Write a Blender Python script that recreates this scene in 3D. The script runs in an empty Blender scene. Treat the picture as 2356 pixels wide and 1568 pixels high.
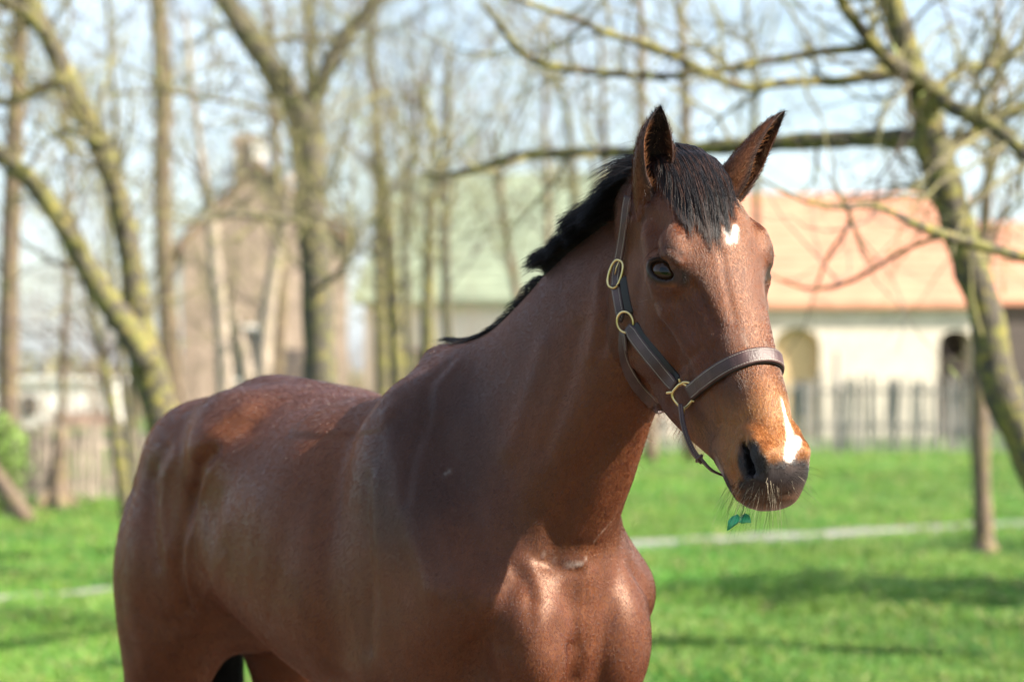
import bpy, bmesh, math, random
import numpy as np
from mathutils import Vector, Matrix
from mathutils.bvhtree import BVHTree

S = bpy.context.scene
COL = S.collection
random.seed(7)
RNG = np.random.default_rng(11)
rad = math.radians

# ------------------------------------------------------------------ camera
CAM_H = 1.58
FPX = 5563.0                     # focal length in units of a 2356 px wide picture (85 mm lens)
PITCH = math.atan((860 - 784) / FPX)
cam_d = bpy.data.cameras.new('camera')
cam = bpy.data.objects.new('camera', cam_d)
COL.objects.link(cam)
cam.location = (0, 0, CAM_H)
cam.rotation_euler = (math.pi / 2 + PITCH, 0, 0)
cam_d.sensor_width = 36.0
cam_d.lens = 85.0
cam_d.clip_end = 3000
cam_d.dof.use_dof = True
cam_d.dof.focus_distance = 4.27
cam_d.dof.aperture_fstop = 3.2
S.camera = cam

# ------------------------------------------------------------------ sky, sun, exposure
SUN_AZ = rad(20)      # measured from +X (right) towards the camera
SUN_EL = rad(35)
w = bpy.data.worlds.new('World')
S.world = w
w.use_nodes = True
nt = w.node_tree
nt.nodes.clear()
wo = nt.nodes.new('ShaderNodeOutputWorld')
bg = nt.nodes.new('ShaderNodeBackground')
sky = nt.nodes.new('ShaderNodeTexSky')
sky.sky_type = 'NISHITA'
sky.sun_disc = False
sky.sun_elevation = SUN_EL
sky.sun_rotation = math.pi / 2 + SUN_AZ
sky.air_density = 1.0
sky.dust_density = 1.6
sky.ozone_density = 1.0
# thin bright cloud over the blue
tc = nt.nodes.new('ShaderNodeTexCoord')
mp = nt.nodes.new('ShaderNodeMapping')
mp.inputs['Scale'].default_value = (2.2, 2.2, 7.0)
nz = nt.nodes.new('ShaderNodeTexNoise')
nz.inputs['Scale'].default_value = 2.4
nz.inputs['Detail'].default_value = 6
nz.inputs['Roughness'].default_value = 0.6
rp = nt.nodes.new('ShaderNodeValToRGB')
rp.color_ramp.elements[0].position = 0.40
rp.color_ramp.elements[1].position = 0.68
rp.color_ramp.elements[0].color = (0.10, 0.10, 0.10, 1)
rp.color_ramp.elements[1].color = (0.48, 0.48, 0.48, 1)
mx = nt.nodes.new('ShaderNodeMix')
mx.data_type = 'RGBA'
mx.inputs['B'].default_value = (7.2, 8.5, 10.3, 1)
L = nt.links.new
L(tc.outputs['Generated'], mp.inputs['Vector'])
L(mp.outputs['Vector'], nz.inputs['Vector'])
L(nz.outputs['Fac'], rp.inputs['Fac'])
L(rp.outputs['Color'], mx.inputs['Factor'])
L(sky.outputs['Color'], mx.inputs['A'])
L(mx.outputs['Result'], bg.inputs['Color'])
bg.inputs['Strength'].default_value = 0.078
L(bg.outputs['Background'], wo.inputs['Surface'])

sun_d = bpy.data.lights.new('sun', 'SUN')
sun_d.energy = 5.0
sun_d.angle = rad(0.53)
sun_d.color = (1.0, 0.92, 0.78)
sun = bpy.data.objects.new('sun', sun_d)
COL.objects.link(sun)
sun_dir = Vector((math.cos(SUN_AZ) * math.cos(SUN_EL), -math.sin(SUN_AZ) * math.cos(SUN_EL), math.sin(SUN_EL)))
sun.rotation_euler = sun_dir.to_track_quat('Z', 'Y').to_euler()

S.view_settings.view_transform = 'Standard'
S.view_settings.look = 'None'
S.view_settings.gamma = 1
S.view_settings.use_curve_mapping = False
S.view_settings.exposure = 1.74
S.render.engine = 'CYCLES'
S.cycles.use_denoising = True
S.cycles.max_bounces = 6
S.cycles.transparent_max_bounces = 6
S.cycles.caustics_reflective = False
S.cycles.caustics_refractive = False
try:
    S.cycles.denoising_prefilter = 'ACCURATE'
except Exception:
    pass
S.cycles_curves.shape = 'RIBBONS'

# ------------------------------------------------------------------ helpers
CP, SP = math.cos(PITCH), math.sin(PITCH)


def ray(px, py):
    a = (px - 1178) / FPX
    b = -(py - 784) / FPX
    return np.array([a, CP - b * SP, SP + b * CP])


def at(px, py, y):
    """world point at distance y (metres along +Y) seen at photograph position px, py"""
    d = ray(px, py)
    return np.array([0, 0, CAM_H]) + d * (y / d[1])


def proj(P):
    P = np.asarray(P, float).reshape(-1, 3)
    x, y, z = P[:, 0], P[:, 1], P[:, 2] - CAM_H
    yy = y * CP + z * SP
    zz = -y * SP + z * CP
    return np.stack([1178 + FPX * x / yy, 784 - FPX * zz / yy], 1)


def tag(o, label=None, cat=None, group=None, kind=None):
    if label: o['label'] = label
    if cat: o['category'] = cat
    if group: o['group'] = group
    if kind: o['kind'] = kind
    return o


def empty(name, loc=(0, 0, 0), rz=0.0):
    o = bpy.data.objects.new(name, None)
    o.location = loc
    o.rotation_euler = (0, 0, rz)
    o.empty_display_size = 0.1
    COL.objects.link(o)
    return o


def link_mesh(name, me, mat=None, parent=None, smooth=True):
    o = bpy.data.objects.new(name, me)
    COL.objects.link(o)
    if mat is not None:
        me.materials.append(mat)
    if smooth:
        me.polygons.foreach_set('use_smooth', np.ones(len(me.polygons), bool))
    if parent is not None:
        o.parent = parent
    return o


def np_mesh(name, verts, faces, mat=None, parent=None, smooth=True):
    """faces: (n,4) or (n,3) array"""
    verts = np.asarray(verts, np.float32)
    faces = np.asarray(faces, np.int32)
    me = bpy.data.meshes.new(name)
    me.vertices.add(len(verts))
    me.vertices.foreach_set('co', verts.ravel())
    k = faces.shape[1]
    me.loops.add(faces.size)
    me.loops.foreach_set('vertex_index', faces.ravel())
    me.polygons.add(len(faces))
    me.polygons.foreach_set('loop_start', np.arange(0, faces.size, k, dtype=np.int32))
    me.update(calc_edges=True)
    me.validate()
    return link_mesh(name, me, mat, parent, smooth)


class MB:
    """collects quads/tris for one mesh"""
    def __init__(self):
        self.v = []
        self.f = []

    def box(self, c, sz, rot=None):
        c = np.asarray(c, float)
        b = len(self.v)
        for sx, sy, sz_ in ((-1, -1, -1), (1, -1, -1), (1, 1, -1), (-1, 1, -1), (-1, -1, 1), (1, -1, 1), (1, 1, 1), (-1, 1, 1)):
            p = np.array([sx * sz[0], sy * sz[1], sz_ * sz[2]]) * 0.5
            if rot is not None:
                p = rot @ p
            self.v.append(tuple(c + p))
        for q in ((0, 3, 2, 1), (4, 5, 6, 7), (0, 1, 5, 4), (1, 2, 6, 5), (2, 3, 7, 6), (3, 0, 4, 7)):
            self.f.append(tuple(b + i for i in q))

    def tube(self, pts, radii, sides=8, cap=True, wob=0.0):
        pts = np.asarray(pts, float)
        n = len(pts)
        tang = np.gradient(pts, axis=0)
        tang /= np.linalg.norm(tang, axis=1)[:, None] + 1e-9
        ref = np.array([0.0, 1.0, 0.0]) if abs(tang[0][1]) < 0.85 else np.array([1.0, 0, 0])
        u = np.cross(tang[0], ref)
        u /= np.linalg.norm(u)
        b = len(self.v)
        for i in range(n):
            u = u - tang[i] * np.dot(u, tang[i])
            u /= np.linalg.norm(u) + 1e-9
            v = np.cross(tang[i], u)
            for k in range(sides):
                a = 2 * math.pi * k / sides
                r = radii[i] * (1 + (random.uniform(-wob, wob) if wob else 0))
                self.v.append(tuple(pts[i] + (u * math.cos(a) + v * math.sin(a)) * r))
        for i in range(n - 1):
            for k in range(sides):
                k2 = (k + 1) % sides
                self.f.append((b + i * sides + k, b + i * sides + k2, b + (i + 1) * sides + k2, b + (i + 1) * sides + k))
        if cap:
            self.f.append(tuple(b + k for k in range(sides))[::-1])
            self.f.append(tuple(b + (n - 1) * sides + k for k in range(sides)))

    def build(self, name, mat=None, parent=None, smooth=False):
        me = bpy.data.meshes.new(name)
        me.from_pydata(self.v, [], self.f)
        me.update()
        return link_mesh(name, me, mat, parent, smooth)


def spline(pts, n):
    """Catmull-Rom through pts, n samples"""
    pts = np.asarray(pts, float)
    if len(pts) == 2:
        t = np.linspace(0, 1, n)[:, None]
        return pts[0] * (1 - t) + pts[1] * t
    P = np.vstack([2 * pts[0] - pts[1], pts, 2 * pts[-1] - pts[-2]])
    out = []
    for x in np.linspace(0, len(pts) - 1 - 1e-6, n):
        i = int(x)
        t = x - i
        p0, p1, p2, p3 = P[i], P[i + 1], P[i + 2], P[i + 3]
        out.append(0.5 * ((2 * p1) + (-p0 + p2) * t + (2 * p0 - 5 * p1 + 4 * p2 - p3) * t * t + (-p0 + 3 * p1 - 3 * p2 + p3) * t ** 3))
    return np.array(out)


# ------------------------------------------------------------------ materials
def new_mat(name):
    m = bpy.data.materials.new(name)
    m.use_nodes = True
    t = m.node_tree
    b = t.nodes['Principled BSDF']
    return m, t, b


def simple_mat(name, col, rough=0.6, metal=0.0, spec=0.5, noise=0.0, nscale=8.0, bump=0.0, bscale=40.0, col2=None, stretch=None, detail=6):
    m, t, b = new_mat(name)
    b.inputs['Base Color'].default_value = (*col, 1)
    b.inputs['Roughness'].default_value = rough
    b.inputs['Metallic'].default_value = metal
    b.inputs['Specular IOR Level'].default_value = spec
    N, K = t.nodes, t.links.new
    if noise or bump or col2:
        tcn = N.new('ShaderNodeTexCoord')
        vec = tcn.outputs['Object']
        if stretch:
            mpn = N.new('ShaderNodeMapping')
            mpn.inputs['Scale'].default_value = stretch
            K(vec, mpn.inputs['Vector'])
            vec = mpn.outputs['Vector']
        n1 = N.new('ShaderNodeTexNoise')
        n1.inputs['Scale'].default_value = nscale
        n1.inputs['Detail'].default_value = detail
        K(vec, n1.inputs['Vector'])
        rr = N.new('ShaderNodeValToRGB')
        c2 = col2 if col2 else tuple(max(0, c * (1 - noise)) for c in col)
        c1 = col if col2 else tuple(c * (1 + noise * 0.6) for c in col)
        rr.color_ramp.elements[0].position = 0.35
        rr.color_ramp.elements[1].position = 0.65
        rr.color_ramp.elements[0].color = (*c2, 1)
        rr.color_ramp.elements[1].color = (*c1, 1)
        K(n1.outputs['Fac'], rr.inputs['Fac'])
        K(rr.outputs['Color'], b.inputs['Base Color'])
        if bump:
            n2 = N.new('ShaderNodeTexNoise')
            n2.inputs['Scale'].default_value = bscale
            n2.inputs['Detail'].default_value = 4
            K(vec, n2.inputs['Vector'])
            bp = N.new('ShaderNodeBump')
            bp.inputs['Strength'].default_value = bump
            bp.inputs['Distance'].default_value = 0.02
            K(n2.outputs['Fac'], bp.inputs['Height'])
            K(bp.outputs['Normal'], b.inputs['Normal'])
    return m
# ================================================================== GROUND, PATH
def px_ground(px, y_px):
    d = CAM_H * FPX / (y_px - 860.0)
    return np.array([(px - 1178) / FPX * d, d])


PATH = np.array([(-9.0, 11.6), (-3.35, 17.1), (-1.0, 19.8), (1.2, 22.3), (2.6, 23.3), (4.5, 24.7), (5.4, 25.3), (12.0, 29.6), (30, 40)])
PATH = spline(np.c_[PATH, np.zeros(len(PATH))], 120)[:, :2]


def ground_h(x, y):
    x, y = np.asarray(x, float), np.asarray(y, float)
    P = np.stack([x.ravel(), y.ravel(), np.zeros(x.size)], 1)
    q = np.stack([P[:, 0] * .35, P[:, 1] * .35, P[:, 2]], 1)
    h = .05 * np.sin(P[:, 0] * .9 + 1.3 * np.sin(P[:, 1] * .31)) * np.sin(P[:, 1] * .47) + .03 * np.sin(P[:, 0] * 2.1 + P[:, 1] * 1.3)
    dp = np.min(np.hypot(P[:, 0:1] - PATH[None, :, 0], P[:, 1:2] - PATH[None, :, 1]), axis=1)
    k = np.clip((dp - .6) / 1.5, 0, 1)
    near = np.clip((P[:, 1] - 8) / 4, 0, 1) * np.clip((60 - P[:, 1]) / 20, 0, 1)
    return (h * k * near).reshape(x.shape)


GRASSM, t_, b_ = new_mat('grass_turf')
N_, K_ = t_.nodes, t_.links.new
tcn = N_.new('ShaderNodeTexCoord')
n1 = N_.new('ShaderNodeTexNoise')
n1.inputs['Scale'].default_value = .55
n1.inputs['Detail'].default_value = 8
n2 = N_.new('ShaderNodeTexNoise')
n2.inputs['Scale'].default_value = 9
n2.inputs['Detail'].default_value = 8
r1 = N_.new('ShaderNodeValToRGB')
r1.color_ramp.elements[0].position = .33
r1.color_ramp.elements[0].color = (.048, .098, .022, 1)
r1.color_ramp.elements[1].position = .66
r1.color_ramp.elements[1].color = (.105, .165, .036, 1)
mxn = N_.new('ShaderNodeMath')
mxn.operation = 'MULTIPLY_ADD'
mxn.inputs[1].default_value = .55
K_(tcn.outputs['Object'], n1.inputs['Vector'])
K_(tcn.outputs['Object'], n2.inputs['Vector'])
K_(n2.outputs['Fac'], mxn.inputs[0])
mm_ = N_.new('ShaderNodeMath')
mm_.operation = 'MULTIPLY'
mm_.inputs[1].default_value = .45
K_(n1.outputs['Fac'], mm_.inputs[0])
K_(mm_.outputs[0], mxn.inputs[2])
K_(mxn.outputs[0], r1.inputs['Fac'])
K_(r1.outputs['Color'], b_.inputs['Base Color'])
b_.inputs['Roughness'].default_value = .8
b_.inputs['Specular IOR Level'].default_value = .2
bp_ = N_.new('ShaderNodeBump')
bp_.inputs['Strength'].default_value = .8
bp_.inputs['Distance'].default_value = .06
K_(n2.outputs['Fac'], bp_.inputs['Height'])
K_(bp_.outputs['Normal'], b_.inputs['Normal'])

gx = np.r_[-1500, -600, -250, -120, -70, np.arange(-40, 40.1, .5), 70, 120, 250, 600, 1500]
gy = np.r_[-200, -50, -10, np.arange(0, 70.1, .5), 100, 160, 260, 500, 1000, 1800]
GX, GY = np.meshgrid(gx, gy, indexing='ij')
GZ = ground_h(GX, GY)
vid = np.arange(GX.size).reshape(GX.shape)
fs = np.stack([vid[:-1, :-1], vid[1:, :-1], vid[1:, 1:], vid[:-1, 1:]], -1).reshape(-1, 4)
gr = np_mesh('ground', np.stack([GX.ravel(), GY.ravel(), GZ.ravel()], 1), fs, GRASSM)
tag(gr, 'green grass field under the trees', kind='structure')

PATHM = simple_mat('path_gravel', (.25, .23, .21), .9, noise=.4, nscale=3, bump=.4, bscale=30)
tgp = np.gradient(PATH, axis=0)
tgp /= np.linalg.norm(tgp, axis=1)[:, None]
nm = np.stack([-tgp[:, 1], tgp[:, 0]], 1)
vs, fs = [], []
for i in range(len(PATH)):
    for j, s in enumerate((-.38, -.16, .16, .38)):
        wv = s * (.85 + .55 * np.clip((PATH[i][0] + 3) / 5, 0, 1)) * (1 + .22 * math.sin(i * .9 + j) + .15 * math.sin(i * 2.3))
        q = PATH[i] + nm[i] * wv
        vs.append((q[0], q[1], float(ground_h(q[0], q[1])) + (.012 if abs(s) < .3 else .006)))
for i in range(len(PATH) - 1):
    for j in range(3):
        fs.append((i * 4 + j, i * 4 + j + 1, (i + 1) * 4 + j + 1, (i + 1) * 4 + j))
po = np_mesh('path', vs, fs, PATHM)
tag(po, 'pale narrow path crossing the grass', kind='structure')

# unseen earth patch added under the horse, to bounce warm light upward
BOUNCE_EARTH = simple_mat('bounce_earth', (.17, .125, .09), .95, noise=.4, nscale=2.5, bump=.6, bscale=14)
rng_e = np.random.default_rng(8)
vs = [(0.0, 5.2, .012)]
ne = 72
for ring in (.5, .8, 1.0):
    for i in range(ne):
        a = 2 * math.pi * i / ne
        q = ring * (1 + (.05 * math.sin(3 * a + 1) + .04 * math.sin(7 * a) + rng_e.normal(0, .015)) * ring)
        vs.append((7.0 * q * math.cos(a) - .3, 5.0 + 4.6 * q * math.sin(a), .012 if ring < 1 else .004))
fs = [(0, 1 + i, 1 + (i + 1) % ne) for i in range(ne)]
for r_ in (0, 1):
    for i in range(ne):
        a, b = 1 + r_ * ne + i, 1 + r_ * ne + (i + 1) % ne
        fs += [(a, a + ne, b + ne), (a, b + ne, b)]
tag(np_mesh('earth', vs, fs, BOUNCE_EARTH), 'unseen earth patch added to warm the light under the horse', kind='structure')

# ------------------------------------------------------------------ grass blades (stuff)
def grass_blades():
    rng = np.random.default_rng(5)
    n = 330000
    d = 10.5 / (1 - rng.random(n) * .78)                # denser near the camera
    px = rng.uniform(-850, 3250, n)
    x = (px - 1178) / FPX * d
    y = d
    dp = np.min(np.hypot(x[:, None] - PATH[None, :, 0], y[:, None] - PATH[None, :, 1]), axis=1)
    k = dp > (.28 + .14 * np.clip((x + 3) / 5, 0, 1)) * (.9 + .4 * rng.random(n))
    x, y = x[k], y[k]
    n = len(x)
    z = ground_h(x, y)
    cl = vnoise0(np.stack([x, y, 0 * x], 1), 1.3)
    ht = (.050 + .030 * cl) * rng.uniform(.6, 1.5, n)
    ht = np.maximum(ht, .02) * (1 + .012 * (y - 10))
    a = rng.uniform(0, 2 * math.pi, n)
    ln = rng.uniform(.2, .9, n) * ht
    P0 = np.stack([x, y, z - .005], 1)
    P1 = np.stack([x + np.cos(a) * ln * .35, y + np.sin(a) * ln * .35, z + ht * .65], 1)
    P2 = np.stack([x + np.cos(a) * ln, y + np.sin(a) * ln, z + ht], 1)
    big = vnoise0(np.stack([x * .5, y, 0 * x], 1), .42)
    c = np.array([.084, .20, .026]) * ((1 + rng.normal(0, .22, n)).clip(.5, 1.8) * (1 + .38 * big))[:, None]
    c[:, 0] *= 1 + .25 * vnoise0(np.stack([x, y * .8, 0 * x], 1), .9)
    m2 = rng.random(n) < .18 + .15 * cl
    c[m2] = np.array([.19, .275, .042])
    m3 = rng.random(n) < .05 + .05 * (cl > .5)
    c[m3] = np.array([.30, .27, .12])
    m = hair_mat0('grass_blade', .5)
    hc = bpy.data.hair_curves.new('grass')
    hc.add_curves([3] * n)
    hc.position_data.foreach_set('vector', np.stack([P0, P1, P2], 1).astype(np.float32).ravel())
    ra = hc.attributes.get('radius') or hc.attributes.new('radius', 'FLOAT', 'POINT')
    w_ = .0016 + .00018 * y
    ra.data.foreach_set('value', (w_[:, None] * np.array([1, .8, .25])[None, :]).astype(np.float32).ravel())
    ca_ = hc.attributes.new('HairCol', 'FLOAT_COLOR', 'CURVE')
    ca_.data.foreach_set('color', np.c_[c, np.ones(n)].astype(np.float32).ravel())
    hc.materials.append(m)
    o = bpy.data.objects.new('grass', hc)
    COL.objects.link(o)
    tag(o, 'short bright green grass blades covering the field', kind='stuff')


def vnoise0(P, sc):
    q = P * sc
    return np.sin(q[:, 0] * 2.3 + 1.7 * np.sin(q[:, 1] * 1.1)) * np.sin(q[:, 1] * 1.9 + 1.3 * np.sin(q[:, 0] * .7)) * .7 + .3 * np.sin(q[:, 0] * 5.1 + q[:, 1] * 4.3)


def hair_mat0(name, rough):
    m, t, b = new_mat(name)
    a = t.nodes.new('ShaderNodeAttribute')
    a.attribute_name = 'HairCol'
    t.links.new(a.outputs['Color'], b.inputs['Base Color'])
    b.inputs['Roughness'].default_value = rough
    b.inputs['Specular IOR Level'].default_value = .3
    return m


grass_blades()

# ================================================================== BUILDINGS
TILE = simple_mat('orange_tile', (.46, .21, .13), .8, noise=.16, nscale=1.5, bump=.3, bscale=4)
CREAM = simple_mat('cream_brick', (.62, .54, .45), .85, noise=.12, nscale=2.2, bump=.2, bscale=8)
BRICK = simple_mat('brown_brick', (.30, .225, .175), .85, noise=.25, nscale=2.5)
GREENR = simple_mat('mossy_roof', (.23, .27, .185), .85, noise=.22, nscale=1.4)
SHADEW = simple_mat('shaded_render', (.33, .27, .23), .85, noise=.2, nscale=1.3)  # brown-grey for the farmhouse gable, its shade put into the colour
DARKW = simple_mat('dark_board', (.07, .055, .05), .8, noise=.3, nscale=3)
WHITEW = simple_mat('white_wall', (.70, .68, .64), .7, noise=.08, nscale=1.5)
DOORM = simple_mat('ochre_door', (.56, .40, .22), .7, noise=.2, nscale=4, stretch=(6, 1, .5))
GLASS = simple_mat('dark_glass', (.02, .03, .035), .15)
WOODG = simple_mat('weathered_wood', (.32, .29, .265), .85, noise=.35, nscale=6, stretch=(4, 4, .6))
WOODP = simple_mat('pale_wood', (.27, .22, .175), .85, noise=.3, nscale=6, stretch=(4, 4, .6))
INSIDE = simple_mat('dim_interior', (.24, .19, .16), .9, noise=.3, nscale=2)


def wall_arches(length, height, thick, arches):
    """wall along +x with round-headed openings (x0, x1, spring height); front face at y = 0, y grows away"""
    mb = MB()
    xs = [0]
    x = 0
    for x0, x1, hs in arches + [(length, length, 0)]:
        if x0 > x + .001:
            mb.box(((x + x0) / 2, thick / 2, height / 2), (x0 - x, thick, height))
        if x1 > x0:
            n = 12
            r = (x1 - x0) / 2
            c = (x0 + x1) / 2
            pts = [(c - r * math.cos(math.pi * i / n), hs + r * .75 * math.sin(math.pi * i / n)) for i in range(n + 1)]
            for (ax_, az), (bx, bz) in zip(pts[:-1], pts[1:]):
                b0 = len(mb.v)
                for y in (0, thick):
                    mb.v += [(ax_, y, az), (bx, y, bz), (bx, y, height), (ax_, y, height)]
                mb.f += [(b0, b0 + 1, b0 + 2, b0 + 3), (b0 + 7, b0 + 6, b0 + 5, b0 + 4), (b0, b0 + 4, b0 + 5, b0 + 1), (b0 + 3, b0 + 2, b0 + 6, b0 + 7)]
        x = x1
    return mb


def gable_house(name, label, cat, x0, x1, y, eave, ridge, depth, wall_m, roof_m, rz=0.0, arches=(), gable_m=None, over=.25):
    """house whose long side faces the camera; local x from 0"""
    root = empty(name, (x0, y, 0), rz)
    tag(root, label, cat)
    Lx = x1 - x0
    wall_arches(Lx, eave, .35, list(arches)).build('wall', wall_m, root)
    mb = MB()
    mb.box((Lx / 2, depth - .175, eave / 2), (Lx, .35, eave))
    mb.build('wall', wall_m, root)
    for xs in (.15, Lx - .15):
        mb = MB()
        b = 0
        t = .145
        prof = [(.36, 0), (depth - .36, 0), (depth - .36, eave), (depth / 2, ridge - .12), (.36, eave)]
        for s in (-t, t):
            mb.v += [(xs + s, p[0], p[1]) for p in prof]
        mb.f += [(0, 1, 2, 3, 4), (9, 8, 7, 6, 5)] + [(i, (i + 5), (i + 1) % 5 + 5, (i + 1) % 5) for i in range(5)]
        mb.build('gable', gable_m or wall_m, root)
    mb = MB()
    th = .12
    sl = (ridge - eave) / (depth / 2)
    for sgn in (0, 1):
        ye = -over if sgn == 0 else depth + over
        ze = eave - over * sl + .06
        b = len(mb.v)
        for xx in (-over, Lx + over):
            mb.v += [(xx, ye, ze), (xx, depth / 2, ridge + .06), (xx, depth / 2, ridge + .06 + th), (xx, ye, ze + th)]
        mb.f += [(b, b + 1, b + 2, b + 3), (b + 7, b + 6, b + 5, b + 4), (b, b + 4, b + 5, b + 1), (b + 3, b + 2, b + 6, b + 7), (b, b + 3, b + 7, b + 4), (b + 1, b + 5, b + 6, b + 2)]
    # tile courses read as low ridges across the slope
    for k in range(1, 14):
        yy = -over + (depth / 2 + over) * k / 14
        zz = eave + .06 + (yy) * sl + th
        mb.box((Lx / 2, yy, zz), (Lx + 2 * over, .05, .014))
    mb.build('roof', roof_m, root)
    return root, Lx


def wx(px, d):
    return (px - 1178) / FPX * d


D1 = 60.0
bx0, bx1 = wx(1500, D1), wx(2262, D1)
barn, LB = gable_house('barn', 'long cream barn with an orange tiled roof and two arched doorways', 'barn', bx0, bx1, D1, 3.35, 6.15, 7.0, CREAM, TILE,
                       arches=[(wx(1781, D1) - bx0, wx(1887, D1) - bx0, 2.3), (wx(2160, D1) - bx0, wx(2240, D1) - bx0, 2.35)])
mb = MB()
mb.box((wx(1834, D1) - bx0, .30, 1.35), (1.12, .06, 2.7))
d_ = mb.build('door', DOORM, barn)
mb = MB()
mb.box((wx(1850, D1) - bx0, .255, .95), (.34, .03, .9))
mb.build('window', GLASS, d_)
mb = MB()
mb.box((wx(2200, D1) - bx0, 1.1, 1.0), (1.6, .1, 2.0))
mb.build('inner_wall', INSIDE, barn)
mb = MB()
for i in range(26):
    mb.box((i * LB / 25.5 + .08, -.11, 3.22), (.09, .14, .08))
mb.build('cornice', CREAM, barn)['kind'] = 'stuff'

# lower orange roof with a dark gable beyond the leaning tree
D2 = 66.0
an, LA = gable_house('outbuilding', 'lower outbuilding with orange roof and dark boarded wall beside the leaning tree', 'outbuilding', wx(2268, D2), wx(2640, D2), D2, 3.6, 5.75, 6.0, DARKW, TILE)
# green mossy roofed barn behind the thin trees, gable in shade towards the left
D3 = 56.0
gb, LG = gable_house('farmhouse', 'white walled farm building with a pale mossy green roof behind the thin trees', 'farmhouse', wx(838, D3), wx(1440, D3), D3, 3.3, 6.3, 7.5, WHITEW, GREENR, rz=rad(-14), gable_m=SHADEW)
for xx in (1.0, 2.6, 4.3):
    mb = MB()
    mb.box((xx, -.03, 1.55), (.95, .05, 1.25))
    fr = mb.build('window', WOODP, gb)
    mb = MB()
    mb.box((xx, -.062, 1.55), (.78, .02, 1.08))
    mb.build('pane', GLASS, fr)
# brown brick house, gable towards the camera, chimney at the peak
D4 = 50.0
bh = empty('brick_house', (wx(420, D4), D4, 0), rad(8))
tag(bh, 'brown brick house with a steep gable and pale chimney behind the bare trees', 'house')
W4 = wx(800, D4) - wx(420, D4)
zt = lambda py, d: CAM_H + (860 - py) / FPX * d
prof = [(0, 0), (W4, 0), (W4, zt(560, D4)), (wx(590, D4) - wx(420, D4), zt(385, D4)), (0, zt(565, D4))]
mb = MB()
for y in (0, .35):
    mb.v += [(p[0], y, p[1]) for p in prof]
mb.f += [(0, 1, 2, 3, 4), (9, 8, 7, 6, 5)] + [(i, (i + 5), (i + 1) % 5 + 5, (i + 1) % 5) for i in range(5)]
mb.build('gable', BRICK, bh)
mb = MB()
for xx in (.18, W4 - .18):
    mb.box((xx, 4.2, prof[2][1] / 2), (.34, 7.6, prof[2][1]))
mb.box((W4 / 2, 8.2, prof[2][1] / 2), (W4 - .1, .34, prof[2][1]))
mb.build('wall', BRICK, bh)
mb = MB()
ap = prof[3]
for e_ in (prof[4], prof[2]):
    b = len(mb.v)
    dx = (e_[0] - ap[0])
    ex = e_[0] + math.copysign(.2, dx)
    ez = e_[1] - .2 * abs((ap[1] - e_[1]) / dx)
    for y in (-.15, 8.6):
        mb.v += [(ap[0], y, ap[1] + .05), (ex, y, ez + .05), (ex, y, ez + .2), (ap[0], y, ap[1] + .2)]
    mb.f += [(b, b + 1, b + 2, b + 3), (b + 7, b + 6, b + 5, b + 4), (b, b + 4, b + 5, b + 1), (b + 3, b + 2, b + 6, b + 7), (b + 1, b + 5, b + 6, b + 2)]
rf = mb.build('roof', simple_mat('dull_tile', (.20, .115, .08), .85, noise=.25, nscale=2), bh)
mb = MB()
cx = wx(575, D4) - wx(420, D4)
mb.box((cx, .8, zt(355, D4)), (.62, .62, 1.0))
mb.box((cx, .8, zt(322, D4)), (.72, .72, .12))
ch = mb.build('chimney', BRICK, rf)
mb = MB()
mb.box((cx + .2, .42, zt(350, D4)), (.30, .14, .62))
mb.build('chimney_lit_face', WHITEW, ch)  # white slab standing in for the sunlit part of the chimney
mb = MB()
mb.box((1.25, -.03, 2.0), (.8, .05, 1.2))
fr = mb.build('window', WHITEW, bh)
mb = MB()
mb.box((1.25, -.062, 2.0), (.62, .02, 1.02))
mb.build('pane', GLASS, fr)
mb = MB()
mb.box((2.55, -.03, 1.05), (.95, .05, 2.1))
mb.build('door', DARKW, bh)
# low white shed far on the left
D5 = 72.0
sh = empty('shed', (wx(-60, D5), D5, 0), rad(3))
tag(sh, 'low white flat-roofed shed beyond the paling fence on the far left', 'shed')
W5 = wx(262, D5) - wx(-60, D5)
mb = MB()
mb.box((W5 / 2, 1.5, .66), (W5, 3.0, 1.32))
mb.build('wall', WHITEW, sh)
mb = MB()
mb.box((W5 / 2, 1.5, 1.42), (W5 + .3, 3.3, .16))
mb.build('roof', WHITEW, sh)
mb = MB()
mb.box((wx(68, D5) - wx(-60, D5), -.03, .62), (.42, .06, .62))
mb.build('window', GLASS, sh)
mb = MB()
mb.box((wx(190, D5) - wx(-60, D5), -.03, .22), (1.7, .06, .44))
mb.build('plinth', simple_mat('pink_brick', (.42, .27, .22), .85, noise=.2, nscale=4), sh)

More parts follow.
